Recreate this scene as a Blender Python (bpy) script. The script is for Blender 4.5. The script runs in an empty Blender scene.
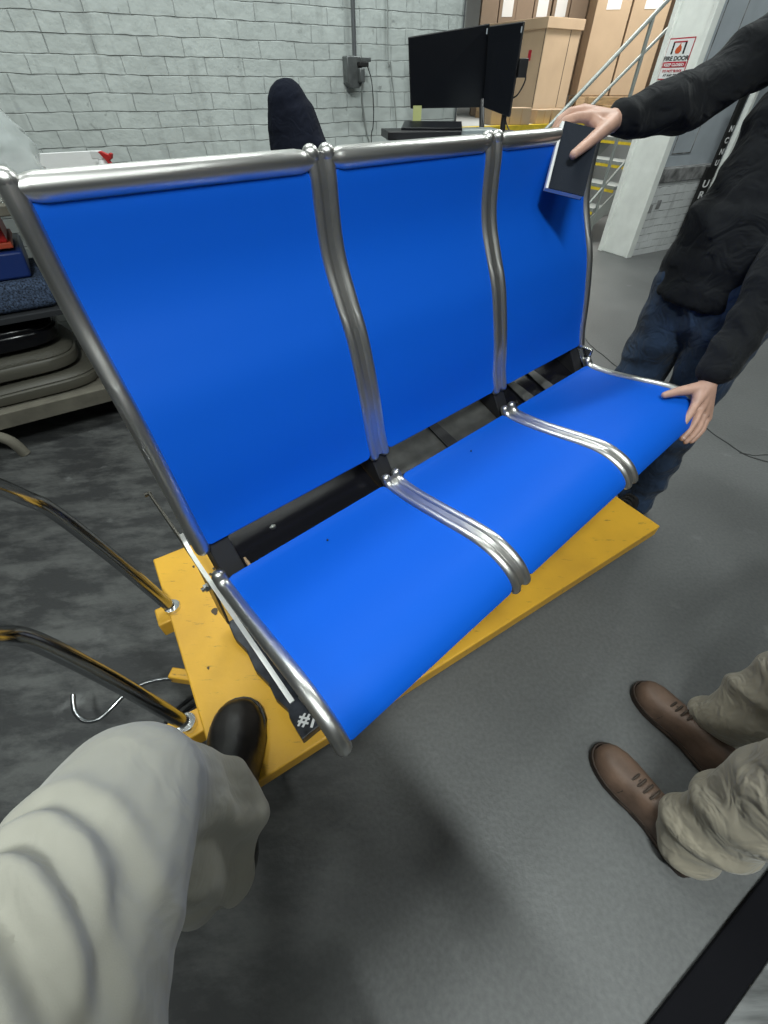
import bpy, bmesh, math, random
from mathutils import Vector, Matrix, noise
random.seed(4)
R = math.radians
COL = bpy.context.scene.collection
V = Vector

# ------------------------------------------------------------------ materials
def mat(name, color, rough=.6, metal=0, bump=0, bscale=60, var=0, vscale=8, spec=.5, coat=0, detail=6, stretch=None, trans=0):
    m = bpy.data.materials.new(name); m.use_nodes = True
    nt = m.node_tree; b = nt.nodes['Principled BSDF']
    b.inputs['Base Color'].default_value = (*color, 1)
    b.inputs['Roughness'].default_value = rough
    b.inputs['Metallic'].default_value = metal
    b.inputs['Specular IOR Level'].default_value = spec
    if coat: b.inputs['Coat Weight'].default_value = coat
    if trans: b.inputs['Transmission Weight'].default_value = trans
    tc = nt.nodes.new('ShaderNodeTexCoord'); mp = nt.nodes.new('ShaderNodeMapping')
    nt.links.new(tc.outputs['Object'], mp.inputs['Vector'])
    if stretch: mp.inputs['Scale'].default_value = stretch
    if var:
        n = nt.nodes.new('ShaderNodeTexNoise'); n.inputs['Scale'].default_value = vscale; n.inputs['Detail'].default_value = detail
        nt.links.new(mp.outputs['Vector'], n.inputs['Vector'])
        r = nt.nodes.new('ShaderNodeValToRGB')
        r.color_ramp.elements[0].position = .3; r.color_ramp.elements[1].position = .7
        r.color_ramp.elements[0].color = (*[c*(1-var) for c in color], 1)
        r.color_ramp.elements[1].color = (*[min(1, c*(1+var)) for c in color], 1)
        nt.links.new(n.outputs['Fac'], r.inputs['Fac']); nt.links.new(r.outputs['Color'], b.inputs['Base Color'])
    if bump:
        n2 = nt.nodes.new('ShaderNodeTexNoise'); n2.inputs['Scale'].default_value = bscale; n2.inputs['Detail'].default_value = 5
        nt.links.new(mp.outputs['Vector'], n2.inputs['Vector'])
        bp = nt.nodes.new('ShaderNodeBump'); bp.inputs['Strength'].default_value = bump; bp.inputs['Distance'].default_value = .004
        nt.links.new(n2.outputs['Fac'], bp.inputs['Height']); nt.links.new(bp.outputs['Normal'], b.inputs['Normal'])
    return m

def nodes_of(m):
    nt = m.node_tree
    return nt, nt.nodes['Principled BSDF'], (lambda t: nt.nodes.new(t)), (lambda a, b: nt.links.new(a, b))

def ramp(nt, p0, c0, p1, c1):
    r = nt.nodes.new('ShaderNodeValToRGB')
    r.color_ramp.elements[0].position = p0; r.color_ramp.elements[0].color = (*c0, 1)
    r.color_ramp.elements[1].position = p1; r.color_ramp.elements[1].color = (*c1, 1)
    return r

def mixc(nt, fac, a, b, mode='MIX'):
    n = nt.nodes.new('ShaderNodeMix'); n.data_type = 'RGBA'; n.blend_type = mode
    for s, v in ((0, fac), (6, a), (7, b)):
        if hasattr(v, 'node'): nt.links.new(v, n.inputs[s])
        elif isinstance(v, (int, float)): n.inputs[s].default_value = v
        else: n.inputs[s].default_value = (*v, 1)
    return n.outputs[2]

def brick_material(name, base, paint_var=.12):
    m = bpy.data.materials.new(name); m.use_nodes = True
    nt, b, N, L = nodes_of(m)
    tc = N('ShaderNodeTexCoord'); mp = N('ShaderNodeMapping'); mp.inputs['Rotation'].default_value = (R(90), 0, 0)
    mp.inputs['Rotation'].default_value = (R(-90), 0, 0)
    L(tc.outputs['Object'], mp.inputs['Vector'])
    nz = N('ShaderNodeTexNoise'); nz.inputs['Scale'].default_value = 5; nz.inputs['Detail'].default_value = 4
    L(tc.outputs['Object'], nz.inputs['Vector'])
    ad = N('ShaderNodeVectorMath'); ad.operation = 'MULTIPLY_ADD'
    ad.inputs[1].default_value = (.03, .022, 0); L(nz.outputs['Color'], ad.inputs[0]); L(mp.outputs['Vector'], ad.inputs[2])
    br = N('ShaderNodeTexBrick'); br.inputs['Scale'].default_value = 1
    br.inputs['Brick Width'].default_value = .205; br.inputs['Row Height'].default_value = .0677
    br.inputs['Mortar Size'].default_value = .003; br.inputs['Mortar Smooth'].default_value = .8
    br.inputs['Color1'].default_value = (*base, 1); br.inputs['Color2'].default_value = (*[c*.9 for c in base], 1)
    br.inputs['Mortar'].default_value = (*[c*.66 for c in base], 1)
    L(ad.outputs['Vector'], br.inputs['Vector'])
    bed = N('ShaderNodeTexBrick'); bed.inputs['Scale'].default_value = 1; bed.offset = 0
    bed.inputs['Brick Width'].default_value = 60; bed.inputs['Row Height'].default_value = .0677
    bed.inputs['Mortar Size'].default_value = .0042; bed.inputs['Mortar Smooth'].default_value = .5
    L(ad.outputs['Vector'], bed.inputs['Vector'])
    # paint fills many of the joints: joints show only in places
    nm = N('ShaderNodeTexNoise'); nm.inputs['Scale'].default_value = 6; nm.inputs['Detail'].default_value = 6
    L(mp.outputs['Vector'], nm.inputs['Vector'])
    rm = ramp(nt, .46, (0, 0, 0), .62, (1, 1, 1)); L(nm.outputs['Fac'], rm.inputs['Fac'])
    c1 = mixc(nt, rm.outputs['Color'], base, br.outputs['Color'])
    nq = N('ShaderNodeTexNoise'); nq.inputs['Scale'].default_value = 11; nq.inputs['Detail'].default_value = 6
    L(mp.outputs['Vector'], nq.inputs['Vector'])
    rq = ramp(nt, .40, (0, 0, 0), .60, (1, 1, 1)); L(nq.outputs['Fac'], rq.inputs['Fac'])
    mm = N('ShaderNodeMath'); mm.operation = 'MULTIPLY'; L(rq.outputs['Color'], mm.inputs[0]); L(bed.outputs['Fac'], mm.inputs[1])
    c1 = mixc(nt, mm.outputs[0], c1, [c*.42 for c in base])
    # grimy drip streaks
    dm = N('ShaderNodeMapping'); dm.inputs['Scale'].default_value = (16, 1.6, 1); L(mp.outputs['Vector'], dm.inputs['Vector'])
    dn = N('ShaderNodeTexNoise'); dn.inputs['Scale'].default_value = 1; dn.inputs['Detail'].default_value = 5; L(dm.outputs['Vector'], dn.inputs['Vector'])
    dr = ramp(nt, .58, (0, 0, 0), .74, (.75,)*3); L(dn.outputs['Fac'], dr.inputs['Fac'])
    c1 = mixc(nt, dr.outputs['Color'], c1, [c*.66 for c in base])
    n2 = N('ShaderNodeTexNoise'); n2.inputs['Scale'].default_value = 1.6; n2.inputs['Detail'].default_value = 8
    L(mp.outputs['Vector'], n2.inputs['Vector'])
    r2 = ramp(nt, .3, (1-paint_var*1.6,)*3, .7, (1, 1, 1)); L(n2.outputs['Fac'], r2.inputs['Fac'])
    c2 = mixc(nt, 1.0, c1, r2.outputs['Color'], 'MULTIPLY')
    # small dark specks and chips
    n3 = N('ShaderNodeTexNoise'); n3.inputs['Scale'].default_value = 22; n3.inputs['Detail'].default_value = 3
    L(mp.outputs['Vector'], n3.inputs['Vector'])
    r3 = ramp(nt, .68, (0, 0, 0), .76, (1, 1, 1)); L(n3.outputs['Fac'], r3.inputs['Fac'])
    c3 = mixc(nt, r3.outputs['Color'], c2, [c*.5 for c in base])
    L(c3, b.inputs['Base Color']); b.inputs['Roughness'].default_value = .55
    n4 = N('ShaderNodeTexNoise'); n4.inputs['Scale'].default_value = 18; n4.inputs['Detail'].default_value = 6
    L(mp.outputs['Vector'], n4.inputs['Vector'])
    ma = N('ShaderNodeMath'); ma.operation = 'MULTIPLY_ADD'; ma.inputs[1].default_value = -.8
    L(br.outputs['Fac'], ma.inputs[0]); L(n4.outputs['Fac'], ma.inputs[2])
    bp = N('ShaderNodeBump'); bp.inputs['Strength'].default_value = .8; bp.inputs['Distance'].default_value = .007
    L(ma.outputs[0], bp.inputs['Height']); L(bp.outputs['Normal'], b.inputs['Normal'])
    return m

def floor_material():
    m = bpy.data.materials.new('concrete_floor'); m.use_nodes = True
    nt, b, N, L = nodes_of(m)
    tc = N('ShaderNodeTexCoord'); P = tc.outputs['Object']
    n1 = N('ShaderNodeTexNoise'); n1.inputs['Scale'].default_value = 1.3; n1.inputs['Detail'].default_value = 9; n1.inputs['Roughness'].default_value = .6
    L(P, n1.inputs['Vector'])
    r1 = ramp(nt, .3, (.105, .108, .108), .7, (.145, .148, .148)); L(n1.outputs['Fac'], r1.inputs['Fac'])
    n2 = N('ShaderNodeTexNoise'); n2.inputs['Scale'].default_value = 90; n2.inputs['Detail'].default_value = 3; L(P, n2.inputs['Vector'])
    r2 = ramp(nt, .3, (.86,)*3, .7, (1.1,)*3); L(n2.outputs['Fac'], r2.inputs['Fac'])
    c = mixc(nt, 1.0, r1.outputs['Color'], r2.outputs['Color'], 'MULTIPLY')
    # worn, grimy darker screed on the left-hand side of the room
    sx = N('ShaderNodeSeparateXYZ'); L(P, sx.inputs[0])
    nb = N('ShaderNodeTexNoise'); nb.inputs['Scale'].default_value = 1.2; L(P, nb.inputs['Vector'])
    ad = N('ShaderNodeMath'); ad.operation = 'MULTIPLY_ADD'; ad.inputs[1].default_value = .7
    L(nb.outputs['Fac'], ad.inputs[0]); L(sx.outputs['X'], ad.inputs[2])
    rl = ramp(nt, .0, (1, 1, 1), .42, (0, 0, 0)); L(ad.outputs[0], rl.inputs['Fac'])
    gm = N('ShaderNodeTexNoise'); gm.inputs['Scale'].default_value = 3.2; gm.inputs['Detail'].default_value = 10; gm.inputs['Roughness'].default_value = .72
    mg = N('ShaderNodeMapping'); mg.inputs['Rotation'].default_value = (0, 0, R(-25)); mg.inputs['Scale'].default_value = (1, 2.6, 1)
    L(P, mg.inputs['Vector']); L(mg.outputs['Vector'], gm.inputs['Vector'])
    rg = ramp(nt, .44, (.032, .033, .034), .60, (.088, .090, .088)); L(gm.outputs['Fac'], rg.inputs['Fac'])
    c = mixc(nt, rl.outputs['Color'], c, rg.outputs['Color'])
    # pale scuffs
    n5 = N('ShaderNodeTexNoise'); n5.inputs['Scale'].default_value = 9; n5.inputs['Detail'].default_value = 8; L(P, n5.inputs['Vector'])
    r5 = ramp(nt, .66, (0, 0, 0), .8, (.5,)*3); L(n5.outputs['Fac'], r5.inputs['Fac'])
    c = mixc(nt, r5.outputs['Color'], c, (.24, .245, .245))
    L(c, b.inputs['Base Color'])
    rr = ramp(nt, .3, (.42,)*3, .7, (.62,)*3); L(n1.outputs['Fac'], rr.inputs['Fac']); L(rr.outputs['Color'], b.inputs['Roughness'])
    mx = N('ShaderNodeMath'); mx.operation = 'MULTIPLY_ADD'; L(gm.outputs['Fac'], mx.inputs[0]); L(rl.outputs['Color'], mx.inputs[1]); L(n2.outputs['Fac'], mx.inputs[2])
    bp = N('ShaderNodeBump'); bp.inputs['Strength'].default_value = .22; bp.inputs['Distance'].default_value = .004
    L(mx.outputs[0], bp.inputs['Height']); L(bp.outputs['Normal'], b.inputs['Normal'])
    return m

def yellow_material():
    m = mat('yellow_paint', (.72, .40, .035), rough=.42, bump=.15, bscale=40)
    nt, b, N, L = nodes_of(m)
    tc = N('ShaderNodeTexCoord'); P = tc.outputs['Object']
    n1 = N('ShaderNodeTexNoise'); n1.inputs['Scale'].default_value = 3; n1.inputs['Detail'].default_value = 8; L(P, n1.inputs['Vector'])
    r1 = ramp(nt, .3, (.50, .27, .035), .65, (.78, .43, .04)); L(n1.outputs['Fac'], r1.inputs['Fac'])
    # scratches
    wv = N('ShaderNodeTexNoise'); wv.inputs['Scale'].default_value = 14; wv.inputs['Detail'].default_value = 12; wv.inputs['Roughness'].default_value = .75
    mp = N('ShaderNodeMapping'); mp.inputs['Rotation'].default_value = (0, 0, R(35)); mp.inputs['Scale'].default_value = (1, 5, 1)
    L(P, mp.inputs['Vector']); L(mp.outputs['Vector'], wv.inputs['Vector'])
    r2 = ramp(nt, .59, (0, 0, 0), .68, (.9, .9, .9)); L(wv.outputs['Fac'], r2.inputs['Fac'])
    c = mixc(nt, r2.outputs['Color'], r1.outputs['Color'], (.16, .10, .04))
    L(c, b.inputs['Base Color'])
    return m

def steel_material(name='brushed_steel', col=(.64, .63, .61), rough=.34):
    m = mat(name, col, rough=rough, metal=1)
    m.node_tree.nodes['Principled BSDF'].inputs['Anisotropic'].default_value = .3
    return m

def cloth_material(name, col, weave=900, rough=.9, var=.12, bump=.3, foldscale=7, fold=.0, sheen=.2):
    m = mat(name, col, rough=rough, spec=.2)
    nt, b, N, L = nodes_of(m)
    b.inputs['Sheen Weight'].default_value = sheen
    tc = N('ShaderNodeTexCoord'); P = tc.outputs['Object']
    n1 = N('ShaderNodeTexNoise'); n1.inputs['Scale'].default_value = foldscale; n1.inputs['Detail'].default_value = 4; L(P, n1.inputs['Vector'])
    r1 = ramp(nt, .3, [c*(1-var) for c in col], .7, [min(1, c*(1+var)) for c in col]); L(n1.outputs['Fac'], r1.inputs['Fac'])
    L(r1.outputs['Color'], b.inputs['Base Color'])
    n2 = N('ShaderNodeTexNoise'); n2.inputs['Scale'].default_value = weave; L(P, n2.inputs['Vector'])
    bp = N('ShaderNodeBump'); bp.inputs['Strength'].default_value = bump; bp.inputs['Distance'].default_value = .001
    L(n2.outputs['Fac'], bp.inputs['Height'])
    if fold:
        n3 = N('ShaderNodeTexNoise'); n3.inputs['Scale'].default_value = foldscale*1.6; n3.inputs['Detail'].default_value = 2; n3.inputs['Distortion'].default_value = 1.2
        L(P, n3.inputs['Vector'])
        bq = N('ShaderNodeBump'); bq.inputs['Strength'].default_value = fold; bq.inputs['Distance'].default_value = .03
        L(n3.outputs['Fac'], bq.inputs['Height']); L(bq.outputs['Normal'], bp.inputs['Normal'])
    L(bp.outputs['Normal'], b.inputs['Normal'])
    return m

M = dict(
    blue=mat('blue_vinyl', (.003, .098, .58), rough=.55, bump=.05, bscale=500, spec=.13),
    steel=steel_material(), chrome=steel_material('polished_steel', (.72, .72, .71), .2), satin=mat('satin_strap', (.72, .72, .70), rough=.4, metal=.45),
    handle=steel_material('dull_chrome_tube', (.40, .41, .42), .2),
    darkmetal=mat('black_gloss_metal', (.005, .005, .007), rough=.2, bump=.05, bscale=30, spec=.25),
    blackmatte=mat('black_matte', (.010, .010, .012), rough=.6, bump=.1),
    scuffed=mat('scuffed_black_steel', (.022, .025, .033), rough=.45, var=.8, vscale=30, bump=.3, bscale=60),
    yellow=yellow_material(),
    wall=brick_material('white_painted_brick', (.62, .67, .65)),
    brick2=brick_material('white_painted_low_brick', (.86, .88, .88), .2),
    floor=floor_material(),
    jamb=mat('chipped_white_paint', (.86, .88, .84), rough=.5, var=.06, vscale=9, bump=.1, bscale=25),
    sill=mat('grimy_sill', (.22, .22, .22), rough=.8, var=.6, vscale=14, bump=.3),
    greenpane=mat('grey_green_glass_strip', (.17, .20, .18), rough=.25, var=.15),
    greydoor=mat('grey_door_paint', (.42, .46, .50), rough=.5, var=.08, vscale=5),
    cardboard=mat('cardboard', (.50, .37, .25), rough=.85, var=.06, vscale=4, bump=.05),
    cardboard2=mat('brown_cardboard', (.27, .20, .145), rough=.85, var=.08, vscale=4, bump=.05),
    tape=mat('packing_tape', (.48, .31, .17), rough=.3),
    wood=mat('pallet_wood', (.42, .29, .17), rough=.9, var=.3, vscale=12, bump=.3, bscale=30, stretch=(1, 6, 6)),
    woodgrey=mat('greyed_timber', (.13, .12, .095), rough=.8, var=.3, vscale=8, bump=.3, bscale=30),
    white=mat('white_plastic', (.8, .8, .8), rough=.4), paper=mat('white_paper', (.82, .82, .82), rough=.7),
    red=mat('red_plastic', (.50, .02, .02), rough=.4), orange=mat('red_orange_steel', (.45, .07, .03), rough=.5),
    bluebin=mat('blue_plastic_bin', (.01, .035, .18), rough=.4), speckle=mat('blue_speckled_fabric', (.05, .075, .13), rough=.9, var=.9, vscale=140, detail=2),
    taupe=mat('taupe_moulded_plastic', (.10, .095, .076), rough=.5, bump=.05), taupetex=mat('taupe_ribbed_plastic', (.10, .095, .076), rough=.55, bump=1, bscale=130),
    darkgrey=mat('dark_grey_cloth', (.02, .022, .026), rough=.9),
    dullplate=mat('dull_grey_plate', (.06, .06, .058), rough=.45, metal=.3, var=.3, vscale=25), chip=mat('paint_chip', (.07, .05, .03), rough=.7), bracketmetal=mat('dark_bronze_steel', (.07, .065, .055), rough=.35, metal=.6),
    screen=mat('black_screen', (.004, .005, .008), rough=.32, spec=.35), blackplastic=mat('black_plastic', (.010, .010, .012), rough=.45),
    galv=mat('galvanised_grating', (.33, .36, .36), rough=.5, metal=.4, var=.15, vscale=20), railgrey=mat('grey_rail_paint', (.30, .33, .32), rough=.4, metal=.3),
    safety=mat('safety_yellow', (.75, .55, .03), rough=.5, var=.15, vscale=20),
    skin=mat('skin', (.52, .31, .235), rough=.5, var=.12, vscale=30, bump=.15, bscale=150), nail=mat('fingernail', (.62, .42, .36), rough=.3),
    hair=mat('brown_hair', (.04, .025, .015), rough=.6, bump=.6, bscale=120, stretch=(1, 1, .2)),
    eye=mat('eye_white', (.75, .75, .72), rough=.2), lips=mat('lips', (.38, .16, .14), rough=.5),
    sweater=cloth_material('charcoal_knit', (.009, .010, .012), weave=420, bump=.6, foldscale=9, fold=.5, sheen=.05),
    jacket=cloth_material('navy_fleece', (.005, .007, .016), weave=500, foldscale=9, fold=.3, sheen=0),
    denim=cloth_material('dark_denim', (.018, .032, .062), weave=700, var=.55, foldscale=11, fold=.45, sheen=.1),
    khaki=cloth_material('khaki_twill', (.33, .32, .275), weave=900, var=.05, bump=.15, foldscale=10, fold=.15),
    khaki2=cloth_material('tan_twill', (.33, .295, .23), weave=900, var=.08, bump=.2, foldscale=9, fold=.5),
    shirt=cloth_material('grey_shirt', (.12, .13, .15), weave=700),
    blackleather=mat('black_leather', (.016, .014, .013), rough=.34, bump=.45, bscale=28, var=.8, vscale=16),
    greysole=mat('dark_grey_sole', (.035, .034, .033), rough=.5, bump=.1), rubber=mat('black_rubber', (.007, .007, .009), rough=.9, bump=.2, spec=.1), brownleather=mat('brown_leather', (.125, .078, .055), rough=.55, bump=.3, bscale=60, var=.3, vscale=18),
    brownsole=mat('dark_brown_sole', (.035, .022, .016), rough=.6), lace=mat('brown_lace', (.05, .035, .026), rough=.8),
    notebook=mat('black_notebook_cover', (.012, .016, .025), rough=.7, bump=.1, bscale=300, spec=.15),
    greybox=mat('grey_metal_box', (.16, .17, .17), rough=.4, metal=.5, var=.2, vscale=30), conduit=mat('galvanised_conduit', (.24, .25, .26), rough=.35, metal=.7),
    cord=mat('grey_cord', (.33, .35, .34), rough=.6), blackcord=mat('black_cord', (.012, .012, .013), rough=.5),
    sticky=mat('yellow_note', (.50, .52, .22), rough=.8), chalk=mat('chalk', (.75, .75, .75), rough=.9),
    signred=mat('sign_red', (.45, .02, .04), rough=.5), flame=mat('flame_orange', (.6, .10, .03), rough=.5), black=mat('sign_black', (.01, .01, .01), rough=.6),
    plate=mat('streaked_grey_plate', (.16, .165, .165), rough=.45, metal=.3, var=.5, vscale=6, bump=.1, stretch=(1, 8, 1)),
    crack=mat('crack_filler', (.035, .035, .035), rough=.9), farwall=mat('far_plaster', (.45, .47, .47), rough=.8, var=.1, vscale=2),
    glow=None,
)
pl = bpy.data.materials.new('clear_plastic_film'); pl.use_nodes = True
_b = pl.node_tree.nodes['Principled BSDF']; _b.inputs['Base Color'].default_value = (.8, .85, .85, 1); _b.inputs['Roughness'].default_value = .12
_b.inputs['Transmission Weight'].default_value = .55; _b.inputs['IOR'].default_value = 1.15; _b.inputs['Alpha'].default_value = .7
M['film'] = pl
ft = bpy.data.materials.new('lamp_diffuser'); ft.use_nodes = True
_b = ft.node_tree.nodes['Principled BSDF']; _b.inputs['Emission Color'].default_value = (1, .98, .95, 1); _b.inputs['Emission Strength'].default_value = 3
M['glow'] = ft

# ------------------------------------------------------------------ mesh building
class MB:
    def __init__(s): s.v = []; s.f = []
    def add(s, vs, fs):
        o = len(s.v); s.v += [V(p) for p in vs]; s.f += [tuple(i+o for i in f) for f in fs]; return s
    def box(s, c, size, rot=None, taper=None):
        h = V(size)/2; m = rot if rot is not None else Matrix.Identity(3)
        vs = []
        for z in (-1, 1):
            for (x, y) in ((-1, -1), (1, -1), (1, 1), (-1, 1)):
                k = taper if (taper and z > 0) else 1
                vs.append(V(c)+m@V((x*h.x*k, y*h.y*k, z*h.z)))
        return s.add(vs, [(3, 2, 1, 0), (4, 5, 6, 7), (0, 1, 5, 4), (1, 2, 6, 5), (2, 3, 7, 6), (3, 0, 4, 7)])
    def tube(s, path, r, n=12, closed=False, caps=True):
        P = [V(p) for p in path]; k = len(P)
        rr = r if isinstance(r, (list, tuple)) else [r]*k
        T = []
        for i in range(k):
            a = P[i-1] if (i or closed) else P[i]; b = P[(i+1) % k] if (i < k-1 or closed) else P[i]
            T.append((b-a).normalized())
        up = V((0, 0, 1)) if abs(T[0].z) < .9 else V((1, 0, 0))
        X = T[0].cross(up).normalized(); vs = []
        for i in range(k):
            X = (X-T[i]*X.dot(T[i])).normalized(); Y = T[i].cross(X)
            vs += [P[i]+(X*math.cos(2*math.pi*j/n)+Y*math.sin(2*math.pi*j/n))*rr[i] for j in range(n)]
        fs = [(i*n+j, i*n+(j+1) % n, ((i+1) % k)*n+(j+1) % n, ((i+1) % k)*n+j) for i in range(k if closed else k-1) for j in range(n)]
        if caps and not closed: fs += [tuple(range(n-1, -1, -1)), tuple((k-1)*n+j for j in range(n))]
        return s.add(vs, fs)
    def capsule(s, a, b, ra, rb, side=None, flat=1.0, n=16):
        """tapered capsule; flat scales the radius along «side»"""
        a = V(a); b = V(b); d = b-a; L = d.length; T = d.normalized() if L > 1e-6 else V((0, 0, 1))
        up = V(side) if side is not None else (V((0, 0, 1)) if abs(T.z) < .9 else V((1, 0, 0)))
        X = (up-T*up.dot(T)).normalized(); Y = T.cross(X); rings = []
        for i in range(1, 5):
            t = math.pi/2*i/4; rings.append((a-T*ra*math.cos(t), ra*math.sin(t)))
        for i in range(1, 5): rings.append((a.lerp(b, i/5), ra+(rb-ra)*i/5))
        for i in range(0, 4):
            t = math.pi/2*i/4; rings.append((b+T*rb*math.sin(t), rb*math.cos(t)))
        vs = [a-T*ra]
        for (c, r) in rings: vs += [c+X*r*flat*math.cos(2*math.pi*j/n)+Y*r*math.sin(2*math.pi*j/n) for j in range(n)]
        vs.append(b+T*rb); e = len(vs)-1; k = len(rings)
        fs = [(0, 1+(j+1) % n, 1+j) for j in range(n)]
        fs += [(1+i*n+j, 1+i*n+(j+1) % n, 1+(i+1)*n+(j+1) % n, 1+(i+1)*n+j) for i in range(k-1) for j in range(n)]
        fs += [(e, 1+(k-1)*n+j, 1+(k-1)*n+(j+1) % n) for j in range(n)]
        return s.add(vs, fs)
    def ball(s, c, r, n=16, scale=(1, 1, 1), rot=None):
        m = rot if rot is not None else Matrix.Identity(3); vs = [V(c)+m@V((0, 0, -r*scale[2]))]; k = n//2
        for i in range(1, k):
            t = -math.pi/2+math.pi*i/k
            vs += [V(c)+m@V((r*scale[0]*math.cos(t)*math.cos(2*math.pi*j/n), r*scale[1]*math.cos(t)*math.sin(2*math.pi*j/n), r*scale[2]*math.sin(t))) for j in range(n)]
        vs.append(V(c)+m@V((0, 0, r*scale[2]))); e = len(vs)-1
        fs = [(0, 1+(j+1) % n, 1+j) for j in range(n)]
        fs += [(1+i*n+j, 1+i*n+(j+1) % n, 1+(i+1)*n+(j+1) % n, 1+(i+1)*n+j) for i in range(k-2) for j in range(n)]
        fs += [(e, 1+(k-2)*n+j, 1+(k-2)*n+(j+1) % n) for j in range(n)]
        return s.add(vs, fs)
    def grid(s, rows, thick=None, close_u=False):
        """rows of points; thick = list of offset vectors per point or a float (offset along grid normal)"""
        nr = len(rows); nc = len(rows[0]); vs = [V(p) for r in rows for p in r]
        fs = [(i*nc+j, i*nc+j+1, (i+1)*nc+j+1, (i+1)*nc+j) for i in range(nr-1) for j in range(nc-1)]
        if thick:
            nrm = []
            for i in range(nr):
                for j in range(nc):
                    a = vs[min(i+1, nr-1)*nc+j]-vs[max(i-1, 0)*nc+j]; b = vs[i*nc+min(j+1, nc-1)]-vs[i*nc+max(j-1, 0)]
                    nrm.append(a.cross(b).normalized())
            o = len(vs); vs += [vs[k]+nrm[k]*thick for k in range(o)]
            fs = [tuple(reversed(f)) for f in fs]+[tuple(q+o for q in f) for f in fs]
            for j in range(nc-1):
                fs.append((j, j+1, j+1+o, j+o)); q = (nr-1)*nc
                fs.append((q+j+1, q+j, q+j+o, q+j+1+o))
            for i in range(nr-1):
                fs.append(((i+1)*nc, i*nc, i*nc+o, (i+1)*nc+o)); q = nc-1
                fs.append((i*nc+q, (i+1)*nc+q, (i+1)*nc+q+o, i*nc+q+o))
        return s.add(vs, fs)
    def prism(s, pts, off):
        k = len(pts); o = V(off); vs = [V(p) for p in pts]+[V(p)+o for p in pts]
        return s.add(vs, [tuple(range(k-1, -1, -1)), tuple(range(k, 2*k))]+[(i, (i+1) % k, (i+1) % k+k, i+k) for i in range(k)])

def tag(o, label=None, cat=None, group=None, kind=None):
    if label: o['label'] = label
    if cat: o['category'] = cat
    if group: o['group'] = group
    if kind: o['kind'] = kind
    return o

def world_of(o):
    m = Matrix.LocRotScale(o.location, o.rotation_euler, o.scale)
    return world_of(o.parent) @ m if o.parent else m

def obj(name, mb, m, parent=None, smooth=True, bevel=0, local=False, seg=2, sharp=40):
    me = bpy.data.meshes.new(name)
    vs = mb.v
    if parent is not None and not local:
        inv = world_of(parent).inverted(); vs = [inv@p for p in vs]
    me.from_pydata([tuple(p) for p in vs], [], mb.f); me.update()
    bm = bmesh.new(); bm.from_mesh(me); bmesh.ops.recalc_face_normals(bm, faces=bm.faces); bm.to_mesh(me); bm.free()
    me.materials.append(m if not isinstance(m, str) else M[m])
    o = bpy.data.objects.new(name, me); COL.objects.link(o)
    if parent is not None: o.parent = parent
    if bevel:
        md = o.modifiers.new('bevel', 'BEVEL'); md.width = bevel; md.segments = seg; md.limit_method = 'ANGLE'; md.angle_limit = R(35)
    if smooth:
        for p in me.polygons: p.use_smooth = True
        try: me.set_sharp_from_angle(angle=R(sharp))
        except Exception: pass
    return o

def thing(name, loc, label, cat, group=None, rz=0, kind=None):
    o = bpy.data.objects.new(name, None); COL.objects.link(o); o.empty_display_size = .1
    o.location = loc; o.rotation_euler = (0, 0, rz); return tag(o, label, cat, group, kind)

def remesh(mb, voxel, smooth=4, fac=.5, decimate=None):
    """union of closed shapes into one continuous surface; returns an MB"""
    me = bpy.data.meshes.new('tmp'); me.from_pydata([tuple(p) for p in mb.v], [], mb.f); me.update()
    bm = bmesh.new(); bm.from_mesh(me); bmesh.ops.recalc_face_normals(bm, faces=bm.faces); bm.to_mesh(me); bm.free()
    o = bpy.data.objects.new('tmp', me); COL.objects.link(o)
    md = o.modifiers.new('r', 'REMESH'); md.mode = 'VOXEL'; md.voxel_size = voxel
    if smooth:
        s = o.modifiers.new('s', 'SMOOTH'); s.iterations = smooth; s.factor = fac
    dg = bpy.context.evaluated_depsgraph_get(); ev = o.evaluated_get(dg); m2 = ev.to_mesh()
    out = MB(); out.v = [v.co.copy() for v in m2.vertices]; out.f = [tuple(p.vertices) for p in m2.polygons]
    out.n = [v.normal.copy() for v in m2.vertices]
    ev.to_mesh_clear(); bpy.data.objects.remove(o); bpy.data.meshes.remove(me)
    return out

def soft(x, k=1.5): return (.5+.5*math.cos(x))**k
def ridge(x): return 1-abs(math.sin(x))
def fold(mb, fn):
    for i, p in enumerate(mb.v): mb.v[i] = p+mb.n[i]*fn(p)
    return mb

def relax(mb, it=2, where=None):
    nb = [set() for _ in mb.v]
    for f in mb.f:
        for a, b in zip(f, f[1:]+f[:1]): nb[a].add(b); nb[b].add(a)
    for _ in range(it):
        new = []
        for i, p in enumerate(mb.v):
            if where and not where(p): new.append(p); continue
            q = V((0, 0, 0))
            for j in nb[i]: q += mb.v[j]
            new.append(p.lerp(q/len(nb[i]), .5))
        mb.v = new
    return mb

def catmull(P, k=6):
    P = [V(p) for p in P]; out = []
    for i in range(len(P)-1):
        p0 = P[max(i-1, 0)]; p1 = P[i]; p2 = P[i+1]; p3 = P[min(i+2, len(P)-1)]
        for j in range(k):
            t = j/k
            out.append(.5*((2*p1)+(p2-p0)*t+(2*p0-5*p1+4*p2-p3)*t*t+(3*p1-p0-3*p2+p3)*t**3))
    return out+[P[-1]]

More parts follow.
